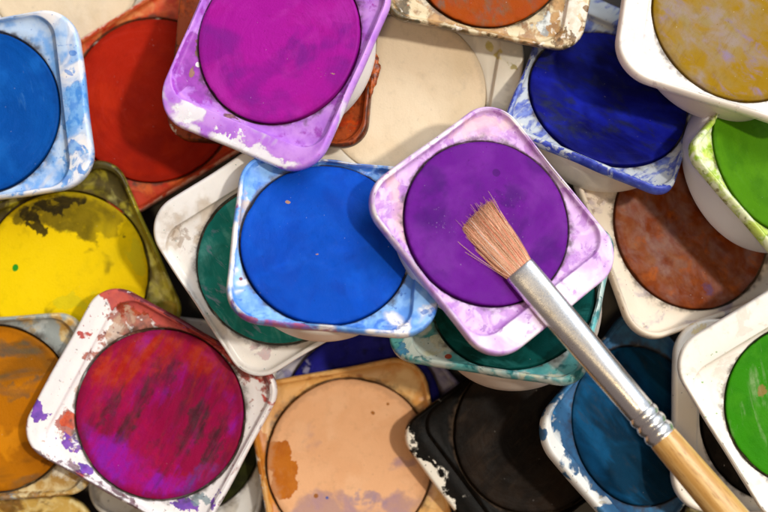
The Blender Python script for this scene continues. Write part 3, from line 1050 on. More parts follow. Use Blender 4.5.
           'b': [(-0.95, -12.15, 4.64, 2.32, -7.8, 0.42), (-2.31, -3.95, 2.14, 1.79, -16.5, 0.18)],
           'op': 0.8,
           'det': 6,
           'rg': 0.6},
          {'c': '#b45a1c', 'c2': '#b45a1c', 'ns': 0.3, 'th': 0.7, 'soft': 0.1, 'zone': 0, 'edge': 0, 'st': None, 'b': [], 'op': 0.6, 'det': 6, 'rg': 0.6}],
   'cup': '#e0cdb4',
   'cz': -0.8,
   'rough': 0.5,
   'dull': 0.16,
   'sw': 0.15,
   'kd': 0.95}),
 ('crimson',
  {'o': [-40.918, -28.765, 24.641],
   'M': [[0.47845, -0.87557, -0.06679], [0.87782, 0.47887, 0.0106], [0.02271, -0.0637, 0.99771]],
   's': 1.0416,
   'w': 16.39,
   'a': 20.05,
   'b': 16.81,
   'dep': 5.0,
   'rc': 5.2,
   'flush': False,
   'flake': None},
  {'label': 'paint spattered white pan of crimson paint with dark strokes',
   'base': '#f1eae8',
   'tray': [{'c': '#b41200',
             'c2': '#c83006',
             'ns': 0.22,
             'th': 0.86,
             'soft': 0.05,
             'zone': 0,
             'edge': 0,
             'st': None,
             'b': [(14.91, 16.08, 4.64, 3.21, -81.1, 0.58), (16.46, 6.48, 12.5, 3.21, -89.0, 0.66), (17.09, -6.69, 7.14, 3.21, -91.0, 0.62), (6.26, 18.66, 1.61, 1.43, -61.2, 0.5),
                   (-1.16, 11.45, 1.79, 2.5, -61.1, 0.46)],
             'op': 0.9,
             'det': 6,
             'rg': 0.6},
            {'c': '#8c3418',
             'c2': '#b04c24',
             'ns': 0.5,
             'th': 0.86,
             'soft': 0.07,
             'zone': 0,
             'edge': 0,
             'st': None,
             'b': [(12.47, 12.23, 6.07, 2.86, -91.0, 0.6), (5.99, 15.37, 2.5, 3.93, -81.0, 0.3)],
             'op': 0.85,
             'det': 6,
             'rg': 0.6},
            {'c': '#a02408',
             'c2': '#701c10',
             'ns': 0.25,
             'th': 0.86,
             'soft': 0.08,
             'zone': 0,
             'edge': 0,
             'st': None,
             'b': [(16.47, -11.17, 6.07, 4.64, -81.0, 0.62), (18.32, -7.05, 5.36, 2.5, -91.0, 0.5)],
             'op': 0.9,
             'det': 6,
             'rg': 0.6},
            {'c': '#c8a898',
             'c2': '#a07060',
             'ns': 0.6,
             'th': 1.0,
             'soft': 0.06,
             'zone': 0,
             'edge': 0,
             'st': None,
             'b': [(16.26, -11.9, 3.57, 2.86, -61.1, 0.45)],
             'op': 0.7,
             'det': 6,
             'rg': 0.6},
            {'c': '#8c241c',
             'c2': '#a83a20',
             'ns': 0.3,
             'th': 0.86,
             'soft': 0.07,
             'zone': 0,
             'edge': 0,
             'st': None,
             'b': [(17.63, -0.16, 11.79, 2.14, -91.0, 0.56), (17.56, -12.02, 3.57, 2.86, -61.2, 0.56), (-10.1, 14.51, 2.14, 3.21, -61.0, 0.6)],
             'op': 0.85,
             'det': 6,
             'rg': 0.6},
            {'c': '#b09078',
             'c2': '#c8a890',
             'ns': 0.3,
             'th': 0.97,
             'soft': 0.07,
             'zone': 0,
             'edge': 0,
             'st': None,
             'b': [(9.97, 13.78, 6.07, 2.14, -6.6, 0.58), (-2.76, 14.35, 1.79, 6.07, -80.9, 0.52)],
             'op': 0.75,
             'det': 6,
             'rg': 0.6},
            {'c': '#d8562c',
             'c2': '#b83c20',
             'ns': 0.4,
             'th': 0.97,
             'soft': 0.04,
             'zone': 0,
             'edge': 0,
             'st': None,
             'b': [(-9.25, 13.72, 1.61, 2.14, -61.0, 0.66), (-12.91, 10.24, 1.43, 1.07, -61.0, 0.46)],
             'op': 0.9,
             'det': 6,
             'rg': 0.6},
            {'c': '#5f2ca4',
             'c2': '#7c3cb4',
             'ns': 0.35,
             'th': 0.9,
             'soft': 0.04,
             'zone': 0,
             'edge': 0,
             'st': None,
             'b': [(-9.91, 19.04, 1.43, 2.68, -61.1, 0.64), (-12.72, 11.39, 2.86, 1.79, -90.7, 0.52), (-15.47, 7.37, 2.86, 1.07, -90.6, 0.61),
                   (-12.0, -12.24, 3.21, 1.43, -60.9, 0.61), (-8.39, -16.49, 0.89, 2.5, -85.7, 0.56)],
             'op': 0.95,
             'det': 6,
             'rg': 0.6},
            {'c': '#7c9098',
             'c2': '#5c7c88',
             'ns': 0.4,
             'th': 0.98,
             'soft': 0.06,
             'zone': 0,
             'edge': 0,
             'st': None,
             'b': [(-9.58, -13.61, 2.86, 1.61, -60.9, 0.62)],
             'op': 0.8,
             'det': 6,
             'rg': 0.6},
            {'c': '#4a3040', 'c2': '#4a3040', 'ns': 1.0, 'th': 0.84, 'soft': 0.03, 'zone': 0, 'edge': 0, 'st': None, 'b': [], 'op': 0.7, 'det': 6, 'rg': 0.6},
            {'c': '#4c1c28',
             'c2': '#6a3048',
             'ns': 0.3,
             'th': 1.08,
             'soft': 0.08,
             'zone': 0,
             'edge': 0.3,
             'st': None,
             'b': [(-16.66, 5.04, 14.29, 1.43, -90.6, 0.56), (17.33, 4.88, 16.07, 1.43, -89.0, 0.56)],
             'op': 0.8,
             'det': 6,
             'rg': 0.6}],
   'cake': '#9c0c44',
   'cl': [{'c': '#7c1838', 'c2': '#5c2038', 'ns': 0.45, 'th': 0.56, 'soft': 0.16, 'zone': 0, 'edge': 0, 'st': (0.5, 6), 'b': [], 'op': 0.75, 'det': 6, 'rg': 0.6},
          {'c': '#b4240c',
           'c2': '#c03c1c',
           'ns': 0.28,
           'th': 0.85,
           'soft': 0.2,
           'zone': 0,
           'edge': 0,
           'st': (0.5, 3),
           'b': [(10.37, 5.45, 16.07, 5.71, -49.3, 0.5), (1.16, 10.88, 5.36, 4.64, -31.5, 0.36), (12.49, -5.91, 5.36, 4.29, -61.1, 0.36)],
           'op': 0.88,
           'det': 6,
           'rg': 0.6},
          {'c': '#a8149c',
           'c2': '#941cac',
           'ns': 0.28,
           'th': 0.82,
           'soft': 0.2,
           'zone': 0,
           'edge': 0,
           'st': (0.5, 3),
           'b': [(-11.13, 3.09, 9.29, 4.64, -95.7, 0.54), (-9.75, -8.72, 7.14, 2.86, -60.9, 0.44), (6.67, -12.22, 2.14, 5.36, -61.0, 0.36)],
           'op': 0.9,
           'det': 6,
           'rg': 0.6},
          {'c': '#2a2226',
           'c2': '#3c3036',
           'ns': 0.34,
           'th': 0.84,
           'soft': 0.16,
           'zone': 0,
           'edge': 0,
           'st': (-1.5, 5),
           'b': [(0.64, 4.3, 1.79, 10.0, -88.8, 0.5), (0.81, -6.48, 2.32, 6.43, -84.8, 0.52), (-7.69, -2.36, 1.43, 4.64, -95.7, 0.5), (1.03, -11.36, 1.79, 7.5, -82.8, 0.46),
                 (6.63, 1.72, 1.61, 4.29, -90.9, 0.44), (-1.85, 8.81, 1.25, 7.86, -88.8, 0.36)],
           'op': 0.85,
           'det': 6,
           'rg': 0.6},
          {'c': '#5c3a90',
           'c2': '#4a4c9c',
           'ns': 0.3,
           'th': 0.95,
           'soft': 0.16,
           'zone': 0,
           'edge': 0,
           'st': (0.5, 3),
           'b': [(-6.73, -12.28, 4.29, 3.93, -60.9, 0.46), (-1.99, -16.34, 1.61, 1.61, -60.9, 0.46), (-10.89, -10.39, 5.36, 1.43, -60.9, 0.36)],
           'op': 0.8,
           'det': 6,
           'rg': 0.6},
          {'c': '#bc0c50', 'c2': '#a80c58', 'ns': 0.4, 'th': 0.6, 'soft': 0.14, 'zone': 0, 'edge': 0, 'st': (0.5, 5), 'b': [], 'op': 0.6, 'det': 6, 'rg': 0.6}],
   'cup': '#e4dcd8',
   'cz': -0.95,
   'rough': 0.38,
   'dull': 0.16,
   'sw': 0.12,
   'kd': 0.88}),
 ('ivory',
  {'o': [72.222, -29.165, 25.482],
   'M': [[0.03562, -0.98687, 0.15751], [0.99708, 0.04575, 0.06116], [-0.06756, 0.15488, 0.98562]],
   's': 1.0198,
   'w': 17.04,
   'a': 20.22,
   'b': 17.2,
   'dep': 10.95,
   'rc': 6.2,
   'flush': False,
   'flake': None},
  {'label': 'plain ivory pan of black paint beneath the wood handle and the bright green pan',
   'base': '#efe4d4',
   'tray': [{'c': '#d8b460',
             'c2': '#e4c880',
             'ns': 0.25,
             'th': 1.0,
             'soft': 0.08,
             'zone': 0,
             'edge': 0,
             'st': None,
             'b': [(15.56, 15.67, 2.14, 2.5, -87.7, 0.5)],
             'op': 0.7,
             'det': 6,
             'rg': 0.6}],
   'cake': '#14100c',
   'cl': [{'c': '#241c16', 'c2': '#241c16', 'ns': 0.3, 'th': 0.5, 'soft': 0.1, 'zone': 0, 'edge': 0, 'st': None, 'b': [], 'op': 1.0, 'det': 6, 'rg': 0.6}],
   'cup': '#e6dac8',
   'cz': -0.8,
   'rough': 0.5,
   'dull': 0.16,
   'sw': 0.35,
   'kd': 1}),
 ('seagreen',
  {'o': [-18.922, -1.824, 31.004],
   'M': [[0.84718, -0.53054, -0.02835], [0.51944, 0.8383, -0.16565], [0.11165, 0.12561, 0.98578]],
   's': 0.9704,
   'w': 16.85,
   'a': 20.76,
   'b': 16.68,
   'dep': 11.0,
   'rc': 6.2,
   'flush': False,
   'flake': None},
  {'label': 'clean white pan of dull sea green paint half covered by the bright cobalt pan',
   'base': '#f0ebe6',
   'tray': [{'c': '#c4b29e',
             'c2': '#d6c8b8',
             'ns': 0.16,
             'th': 0.86,
             'soft': 0.12,
             'zone': 0.16,
             'edge': 0,
             'st': None,
             'b': [(-9.24, 14.38, 3.93, 7.14, -62.3, 0.2)],
             'op': 0.8,
             'det': 6,
             'rg': 0.6},
            {'c': '#8c7460',
             'c2': '#a48a74',
             'ns': 0.5,
             'th': 0.95,
             'soft': 0.08,
             'zone': 0.04,
             'edge': 0,
             'st': None,
             'b': [(-12.03, 13.36, 2.14, 2.5, -31.8, 0.4)],
             'op': 0.6,
             'det': 6,
             'rg': 0.6},
            {'c': '#9888a4',
             'c2': '#c08898',
             'ns': 0.4,
             'th': 0.86,
             'soft': 0.07,
             'zone': 0,
             'edge': 0,
             'st': None,
             'b': [(-11.03, -11.47, 4.64, 1.43, -52.2, 0.3), (-11.87, -4.51, 1.79, 3.57, -1.6, 0.22)],
             'op': 0.5,
             'det': 6,
             'rg': 0.6}],
   'cake': '#1f8278',
   'cl': [{'c': '#469a90', 'c2': '#62aca2', 'ns': 0.3, 'th': 0.58, 'soft': 0.07, 'zone': 0, 'edge': 0, 'st': (-92.7, 3), 'b': [], 'op': 0.75, 'det': 6, 'rg': 0.6},
          {'c': '#146458', 'c2': '#146458', 'ns': 0.16, 'th': 0.55, 'soft': 0.1, 'zone': 0, 'edge': 0, 'st': None, 'b': [], 'op': 0.7, 'det': 6, 'rg': 0.6},
          {'c': '#8a90a8',
           'c2': '#8a90a8',
           'ns': 0.6,
           'th': 0.7,
           'soft': 0.05,
           'zone': 0,
           'edge': 0,
           'st': (-72.5, 3),
           'b': [(-12.9, 0.65, 2.14, 5.36, -11.6, 0.1)],
           'op': 0.6,
           'det': 6,
           'rg': 0.6}],
   'cup': '#ece6e0',
   'cz': -0.8,
   'rough': 0.5,
   'dull': 0.16,
   'sw': 0.9,
   'kd': 1.15}),
 ('cobalt',
  {'o': [-73.824, 26.332, 24.0],
   'M': [[0.12776, 0.98126, -0.14427], [-0.98742, 0.13951, 0.07441], [0.09314, 0.13294, 0.98674]],
   's': 1.01,
   'w': 16.41,
   'a': 20.22,
   'b': 17.2,
   'dep': 11.0,
   'rc': 6.2,
   'flush': False,
   'flake': None},
  {'label': 'bright blue paint pan cut by the left edge, overlapping the yellow and red pans',
   'base': '#f2eeee',
   'tray': [{'c': '#5c9fe4', 'c2': '#b9d3f2', 'ns': 0.14, 'th': 0.55, 'soft': 0.14, 'zone': 0.35, 'edge': 0, 'st': None, 'b': [], 'op': 0.9, 'det': 6, 'rg': 0.6},
            {'c': '#3c86d8',
             'c2': '#7db4ea',
             'ns': 0.35,
             'th': 0.8,
             'soft': 0.06,
             'zone': 0,
             'edge': 0,
             'st': None,
             'b': [(1.77, 18.38, 2.5, 7.5, 81.3, 0.42), (11.58, 16.68, 3.93, 4.64, 81.5, 0.34)],
             'op': 0.85,
             'det': 6,
             'rg': 0.6},
            {'c': '#4b8fdc',
             'c2': '#2f6fc8',
             'ns': 0.6,
             'th': 1.0,
             'soft': 0.03,
             'zone': 0,
             'edge': 0,
             'st': None,
             'b': [(-7.69, 19.11, 1.07, 0.71, 52.2, 0.6), (-4.39, 17.78, 1.43, 0.54, 52.3, 0.5)],
             'op': 0.7,
             'det': 6,
             'rg': 0.6}],
   'cake': '#0656b4',
   'cl': [{'c': '#0a52ae', 'c2': '#1a70d2', 'ns': 0.08, 'th': 0.52, 'soft': 0.15, 'zone': 0, 'edge': 0, 'st': None, 'b': [], 'op': 0.7, 'det': 6, 'rg': 0.6},
          {'c': '#4d92dc', 'c2': '#4d92dc', 'ns': 1.1, 'th': 0.86, 'soft': 0.07, 'zone': 0, 'edge': 0, 'st': (3.9, 5), 'b': [], 'op': 0.4, 'det': 6, 'rg': 0.6}],
   'cup': '#e8e6ea',
   'cz': -0.8,
   'rough': 0.5,
   'dull': 0.16,
   'sw': 0.4,
   'kd': 0.8}),
 ('teal',
  {'o': [22.641, -6.425, 32.135],
   'M': [[0.2512, -0.95139, -0.17818], [0.848, 0.12756, 0.51442], [-0.46668, -0.28032, 0.83882]],
   's': 0.9754,
   'w': 16.26,
   'a': 20.3,
   'b': 16.18,
   'dep': 11.0,
   'rc': 4.6,
   'flush': False,
   'flake': None},
  {'label': 'tilted pan of dark green teal paint with turquoise washed rim beneath the violet pan',
   'base': '#c8d4cc',
   'tray': [{'c': '#2c9094',
             'c2': '#58b0b0',
             'ns': 0.2,
             'th': 0.45,
             'soft': 0.1,
             'zone': 0,
             'edge': 0,
             'st': None,
             'b': [(-12.91, 13.75, 3.57, 2.14, -80.8, -0.12)],
             'op': 0.92,
             'det': 6,
             'rg': 0.6},
            {'c': '#0f5c60',
             'c2': '#1c7478',
             'ns': 0.3,
             'th': 0.72,
             'soft': 0.08,
             'zone': 0,
             'edge': 0,
             'st': None,
             'b': [(15.24, -14.56, 2.86, 4.64, -81.6, 0.31), (2.84, -15.21, 2.14, 10.71, -94.9, 0.21)],
             'op': 0.85,
             'det': 6,
             'rg': 0.6},
            {'c': '#d8d8c0',
             'c2': '#c4c8a8',
             'ns': 0.35,
             'th': 0.84,
             'soft': 0.06,
             'zone': 0,
             'edge': 0,
             'st': None,
             'b': [(-12.63, 11.99, 2.86, 2.5, -80.8, 0.38), (-15.04, -8.3, 10.71, 0.89, -86.1, 0.31)],
             'op': 0.85,
             'det': 6,
             'rg': 0.6},
            {'c': '#2472a0',
             'c2': '#2c88b8',
             'ns': 0.3,
             'th': 0.95,
             'soft': 0.06,
             'zone': 0,
             'edge': 0,
             'st': None,
             'b': [(-14.51, 17.38, 2.5, 1.43, -91.6, 0.48)],
             'op': 0.85,
             'det': 6,
             'rg': 0.6},
            {'c': '#a43c18',
             'c2': '#a43c18',
             'ns': 0.3,
             'th': 1.15,
             'soft': 0.03,
             'zone': 0,
             'edge': 0,
             'st': None,
             'b': [(-13.68, 8.63, 0.8, 0.64, -80.7, 0.96)],
             'op': 0.95,
             'det': 6,
             'rg': 0.6}],
   'cake': '#0f5c58',
   'cl': [{'c': '#083830',
           'c2': '#0a403c',
           'ns': 0.16,
           'th': 0.5,
           'soft': 0.1,
           'zone': 0,
           'edge': 0,
           'st': None,
           'b': [(-8.72, -3.28, 10.71, 3.21, -80.8, -0.08)],
           'op': 0.85,
           'det': 6,
           'rg': 0.6},
          {'c': '#2c7c78', 'c2': '#2c7c78', 'ns': 0.3, 'th': 0.66, 'soft': 0.06, 'zone': 0, 'edge': 0, 'st': (-92.4, 3), 'b': [], 'op': 0.6, 'det': 6, 'rg': 0.6}],
   'cup': '#e0d0c0',
   'cz': -0.8,
   'rough': 0.5,
   'dull': 0.16,
   'sw': 0.35,
   'kd': 0.8}),
 ('ultramarine',
  {'o': [40.838, 29.26, 26.0],
   'M': [[0.92149, 0.33438, 0.19762], [-0.388, 0.76895, 0.50811], [0.01794, -0.54489, 0.83831]],
   's': 0.9911,
   'w': 16.25,
   'a': 20.8,
   'b': 16.36,
   'dep': 11.0,
   'rc': 3.6,
   'flush': False,
   'flake': None},
  {'label': 'steeply tilted grey white pan of dark ultramarine paint with blue smeared rim',
   'base': '#b9bec4',
   'tray': [{'c': '#3345a8', 'c2': '#6678c0', 'ns': 0.35, 'th': 0.55, 'soft': 0.07, 'zone': 0, 'edge': 0, 'st': (62.7, 3.5), 'b': [], 'op': 0.9, 'det': 6, 'rg': 0.6},
            {'c': '#2433a0',
             'c2': '#3c50b8',
             'ns': 0.45,
             'th': 0.86,
             'soft': 0.05,
             'zone': 0,
             'edge': 0.36,
             'st': None,
             'b': [(11.84, -15.2, 5.71, 1.61, 3.5, 0.3), (-0.07, -16.68, 3.57, 1.43, -9.2, 0.3)],
             'op': 0.95,
             'det': 6,
             'rg': 0.6},
            {'c': '#d6d4cc',
             'c2': '#b4aa8a',
             'ns': 0.3,
             'th': 0.85,
             'soft': 0.06,
             'zone': 0,
             'edge': 0,
             'st': None,
             'b': [(-13.17, -13.05, 2.86, 2.5, -9.3, 0.34)],
             'op': 0.8,
             'det': 6,
             'rg': 0.6}],
   'cake': '#101280',
   'cl': [{'c': '#0a0b48', 'c2': '#0c0f5c', 'ns': 0.16, 'th': 0.47, 'soft': 0.18, 'zone': 0, 'edge': 0, 'st': (-3.0, 2.0), 'b': [], 'op': 0.9, 'det': 6, 'rg': 0.6},
          {'c': '#1c28c4',
           'c2': '#2434d0',
           'ns': 0.14,
           'th': 0.6,
           'soft': 0.18,
           'zone': 0,
           'edge': 0,
           'st': (-3.0, 1.8),
           'b': [(0.02, 0.14, 10.71, 3.93, -3.0, 0.06)],
           'op': 0.85,
           'det': 6,
           'rg': 0.6},
          {'c': '#242838',
           'c2': '#2c3240',
           'ns': 0.4,
           'th': 0.66,
           'soft': 0.14,
           'zone': 0,
           'edge': 0,
           'st': (-3.0, 1.8),
           'b': [(-7.41, -7.56, 4.29, 4.29, 28.1, 0.1)],
           'op': 0.75,
           'det': 6,
           'rg': 0.6}],
   'cup': '#e0d2c0',
   'cz': -0.6,
   'rough': 0.5,
   'dull': 0.16,
   'sw': 0.3,
   'kd': 0.8}),
 ('lime',
  {'o': [70.925, 17.855, 30.0],
   'M': [[-0.54574, 0.66896, 0.50464], [-0.59259, -0.7339, 0.33202], [0.59246, -0.11785, 0.79693]],
   's': 0.9888,
   'w': 16.99,
   'a': 20.8,
   'b': 14.5,
   'dep': 11.0,
   'rc': 3.6,
   'flush': False,
   'flake': None},
  {'label': 'steeply tilted pan of grass green paint with yellow green rim at the upper right',
   'base': '#b8cc58',
   'tray': [{'c': '#8fb41c', 'c2': '#c8d86c', 'ns': 0.3, 'th': 0.5, 'soft': 0.08, 'zone': 0, 'edge': 0, 'st': None, 'b': [], 'op': 1.0, 'det': 6, 'rg': 0.6},
            {'c': '#e6eac8', 'c2': '#d8dcac', 'ns': 0.3, 'th': 0.5, 'soft': 0.1, 'zone': 0.04, 'edge': 0, 'st': None, 'b': [], 'op': 0.9, 'det': 6, 'rg': 0.6},
            {'c': '#6a7c18', 'c2': '#7c5c20', 'ns': 0.5, 'th': 0.72, 'soft': 0.06, 'zone': 0.03, 'edge': 0, 'st': None, 'b': [], 'op': 0.8, 'det': 6, 'rg': 0.6}],
   'cake': '#559208',
   'cl': [{'c': '#4a8408', 'c2': '#5f9c10', 'ns': 0.1, 'th': 0.5, 'soft': 0.15, 'zone': 0, 'edge': 0, 'st': None, 'b': [], 'op': 1.0, 'det': 6, 'rg': 0.6}],
   'cup': '#e4e2e4',
   'cz': -0.8,
   'rough': 0.5,
   'dull': 0.16,
   'sw': 0.35,
   'kd': 0.66}),
 ('blue',
  {'o': [-9.949, 2.489, 41.592],
   'M': [[-0.07288, 0.99304, 0.09257], [-0.92678, -0.10172, 0.36157], [0.36847, -0.05944, 0.92774]],
   's': 0.9855,
   'w': 15.88,
   'a': 20.25,
   'b': 16.3,
   'dep': 11.0,
   'rc': 6.2,
   'flush': False,
   'flake': None},
  {'label': 'blue splashed pan of bright cobalt paint left of the brush',
   'base': '#efe9e6',
   'tray': [{'c': '#3a86dc',
             'c2': '#7fb6ee',
             'ns': 0.16,
             'th': 0.38,
             'soft': 0.1,
             'zone': 0.14,
             'edge': 0,
             'st': None,
             'b': [(-2.41, -15.71, 2.14, 10.71, 87.7, -0.35), (12.16, 15.73, 4.64, 2.5, 96.1, -0.22), (10.32, -14.39, 2.86, 7.14, 96.1, -0.15)],
             'op': 0.92,
             'det': 6,
             'rg': 0.6},
            {'c': '#1c62c8',
             'c2': '#2f78d8',
             'ns': 0.25,
             'th': 0.78,
             'soft': 0.08,
             'zone': 0.1,
             'edge': 0,
             'st': None,
             'b': [(-14.96, 2.97, 14.29, 1.79, 93.3, 0.3)],
             'op': 0.8,
             'det': 6,
             'rg': 0.6},
            {'c': '#d4b48c',
             'c2': '#c8a890',
             'ns': 0.25,
             'th': 1.0,
             'soft': 0.1,
             'zone': 0,
             'edge': 0,
             'st': None,
             'b': [(-5.18, -14.62, 1.43, 6.79, 87.7, 0.5)],
             'op': 0.7,
             'det': 6,
             'rg': 0.6},
            {'c': '#2c5cb4',
             'c2': '#5078c4',
             'ns': 0.5,
             'th': 1.08,
             'soft': 0.025,
             'zone': 0,
             'edge': 0,
             'st': None,
             'b': [(13.73, 14.09, 2.14, 1.25, 116.7, 0.55), (11.13, 18.19, 1.43, 1.07, 96.1, 0.58), (9.37, 12.59, 1.43, 3.21, 64.2, 0.48)],
             'op': 0.75,
             'det': 6,
             'rg': 0.6},
            {'c': '#8a4cb0',
             'c2': '#b83c60',
             'ns': 0.4,
             'th': 1.05,
             'soft': 0.08,
             'zone': 0,
             'edge': 0.28,
             'st': None,
             'b': [(15.9, -3.04, 12.5, 1.07, 85.4, 0.45)],
             'op': 0.8,
             'det': 6,
             'rg': 0.6},
            {'c': '#7c1c30',
             'c2': '#7c1c30',
             'ns': 0.3,
             'th': 1.15,
             'soft': 0.03,
             'zone': 0,
             'edge': 0,
             'st': None,
             'b': [(7.86, -13.8, 0.54, 0.54, 96.2, 0.9)],
             'op': 0.95,
             'det': 6,
             'rg': 0.6}],
   'cake': '#0450c6',
   'cl': [{'c': '#0a40b0', 'c2': '#0c46bc', 'ns': 0.1, 'th': 0.55, 'soft': 0.1, 'zone': 0, 'edge': 0, 'st': None, 'b': [], 'op': 0.7, 'det': 6, 'rg': 0.6},
          {'c': '#0a58dc', 'c2': '#1262e0', 'ns': 0.1, 'th': 0.58, 'soft': 0.1, 'zone': 0, 'edge': 0, 'st': None, 'b': [], 'op': 0.7, 'det': 6, 'rg': 0.6},
          {'c': '#d09a50',
           'c2': '#d09a50',
           'ns': 0.5,
           'th': 1.2,
           'soft': 0.03,
           'zone': 0,
           'edge': 0,
           'st': None,
           'b': [(-6.96, -7.17, 0.71, 0.43, 85.6, 0.9), (2.11, -1.34, 0.45, 0.27, 96.3, 0.8)],
           'op': 0.8,
           'det': 6,
           'rg': 0.6}],
   'cup': '#e8d8c8',
   'cz': -0.45,
   'rough': 0.5,
   'dull': 0.16,
   'sw': 0.3,
   'kd': 0.74}),
 ('burnt',
  {'o': [18.653, 55.472, 31.0],
   'M': [[-0.1784, 0.98169, 0.06684], [-0.98338, -0.18022, 0.02221], [0.03385, -0.06177, 0.99752]],
   's': 0.9878,
   'w': 16.53,
   'a': 19.98,
   'b': 16.76,
   'dep': 9.45,
   'rc': 4.4,
   'flush': False,
   'flake': None},
  {'label': 'grime streaked cream pan of rust orange paint cut by the top edge',
   'base': '#d8c49c',
   'tray': [{'c': '#8a5a2c', 'c2': '#b88a54', 'ns': 0.3, 'th': 0.5, 'soft': 0.08, 'zone': 0.05, 'edge': 0, 'st': None, 'b': [], 'op': 0.85, 'det': 6, 'rg': 0.6},
            {'c': '#3a3018',
             'c2': '#5a4826',
             'ns': 0.35,
             'th': 0.8,
             'soft': 0.12,
             'zone': 0,
             'edge': 0.36,
             'st': None,
             'b': [(14.51, -14.39, 2.86, 2.86, 100.9, 0.5)],
             'op': 0.9,
             'det': 6,
             'rg': 0.6},
            {'c': '#efe6d8',
             'c2': '#dccfb8',
             'ns': 0.4,
             'th': 0.78,
             'soft': 0.05,
             'zone': 0,
             'edge': 0,
             'st': None,
             'b': [(9.66, 17.35, 3.21, 5.36, 85.9, 0.46)],
             'op': 0.95,
             'det': 6,
             'rg': 0.6},
            {'c': '#8a6434',
             'c2': '#4a3418',
             'ns': 0.5,
             'th': 1.02,
             'soft': 0.05,
             'zone': 0,
             'edge': 0,
             'st': None,
             'b': [(14.14, 15.78, 2.86, 1.96, 100.9, 0.65), (8.02, 19.24, 0.89, 0.89, 100.9, 0.72), (11.99, 19.4, 1.61, 1.61, 100.9, 0.45)],
             'op': 0.9,
             'det': 6,
             'rg': 0.6},
            {'c': '#8f9494',
             'c2': '#d8dcd8',
             'ns': 0.4,
             'th': 0.9,
             'soft': 0.05,
             'zone': 0,
             'edge': 0,
             'st': None,
             'b': [(12.5, 12.03, 1.79, 2.86, 90.9, 0.6)],
             'op': 0.9,
             'det': 6,
             'rg': 0.6}],
   'cake': '#a8480c',
   'cl': [{'c': '#7c5c38', 'c2': '#6c6458', 'ns': 0.3, 'th': 0.56, 'soft': 0.14, 'zone': 0, 'edge': 0, 'st': (25.3, 2.2), 'b': [], 'op': 0.7, 'det': 6, 'rg': 0.6},
          {'c': '#a84410', 'c2': '#a84410', 'ns': 0.5, 'th': 0.58, 'soft': 0.08, 'zone': 0, 'edge': 0, 'st': None, 'b': [], 'op': 0.6, 'det': 6, 'rg': 0.6}],
   'cup': '#a89878',
   'cz': -0.8,
   'rough': 0.5,
   'dull': 0.16,
   'sw': 0.1,
   'kd': 0.85}),
 ('green',
  {'o': [73.261, -25.818, 39.517],
   'M': [[0.85263, -0.52232, -0.01402], [0.52222, 0.85275, -0.01036], [0.01736, 0.00151, 0.99985]],
   's': 0.9475,
   'w': 17.36,
   'a': 21.59,
   'b': 17.2,
   'dep': 5.0,
   'rc': 6.2,
   'flush': False,
   'flake': None},
  {'label': 'clean ivory pan of bright green paint with pale scratches at the right edge',
   'base': '#f3eadd',
   'tray': [{'c': '#e0d4c4', 'c2': '#d0c4b4', 'ns': 0.3, 'th': 0.7, 'soft': 0.08, 'zone': 0.04, 'edge': 0, 'st': None, 'b': [], 'op': 0.6, 'det': 6, 'rg': 0.6}],
   'cake': '#389408',
   'cl': [{'c': '#469c14', 'c2': '#2f8808', 'ns': 0.14, 'th': 0.52, 'soft': 0.1, 'zone': 0, 'edge': 0, 'st': None, 'b': [], 'op': 0.7, 'det': 6, 'rg': 0.6},
          {'c': '#98b878',
           'c2': '#80a860',
           'ns': 0.6,
           'th': 0.82,
           'soft': 0.12,
           'zone': 0,
           'edge': 0,
           'st': (-111.4, 6),
           'b': [(-4.25, 9.73, 2.14, 10.71, -43.5, 0.16), (-8.28, 6.1, 3.93, 7.14, -31.4, 0.08)],
           'op': 0.75,
           'det': 6,
           'rg': 0.6},
          {'c': '#b07c50',
           'c2': '#b07c50',
           'ns': 0.4,
           'th': 0.98,
           'soft': 0.06,
           'zone': 0,
           'edge': 0,
           'st': None,
           'b': [(-5.5, 6.03, 1.07, 1.79, -31.4, 0.4)],
           'op': 0.7,
           'det': 6,
           'rg': 0.6}],
   'cup': '#eee2d2',
   'cz': -0.8,
   'rough': 0.5,
   'dull': 0.16,
   'sw': 0.35,
   'kd': 0.74}),
 ('ochre',
  {'o': [62.145, 41.697, 34.0],
   'M': [[0.19341, -0.95201, 0.23721], [0.89903, 0.26878, 0.34569], [-0.39286, 0.1464, 0.90787]],
   's': 1.0274,
   'w': 16.83,
   'a': 20.33,
   'b': 17.2,
   'dep': 11.0,
   'rc': 6.2,
   'flush': False,
   'flake': None},
  {'label': 'clean ivory pan of golden ochre paint in the top right corner',
   'base': '#f1e6da',
   'tray': [{'c': '#d8c8bc', 'c2': '#b8a8b0', 'ns': 0.5, 'th': 0.7, 'soft': 0.06, 'zone': 0.03, 'edge': 0, 'st': None, 'b': [], 'op': 0.6, 'det': 6, 'rg': 0.6}],
   'cake': '#9c7604',
   'cl': [{'c': '#97835a',
           'c2': '#9a8880',
           'ns': 0.2,
           'th': 0.62,
           'soft': 0.2,
           'zone': 0,
           'edge': 0,
           'st': (-105.0, 1.3),
           'b': [(-3.47, 1.6, 8.21, 6.43, -93.2, 0.16), (0.34, 6.84, 7.14, 3.57, -71.1, 0.1)],
           'op': 0.85,
           'det': 6,
           'rg': 0.6},
          {'c': '#8f7698',
           'c2': '#8a7890',
           'ns': 0.35,
           'th': 0.74,
           'soft': 0.14,
           'zone': 0,
           'edge': 0,
           'st': (-117.3, 1.6),
           'b': [(-6.49, -1.62, 4.29, 5.36, -43.9, 0.14), (-12.42, -5.19, 2.86, 1.07, -71.9, 0.2)],
           'op': 0.8,
           'det': 6,
           'rg': 0.6},
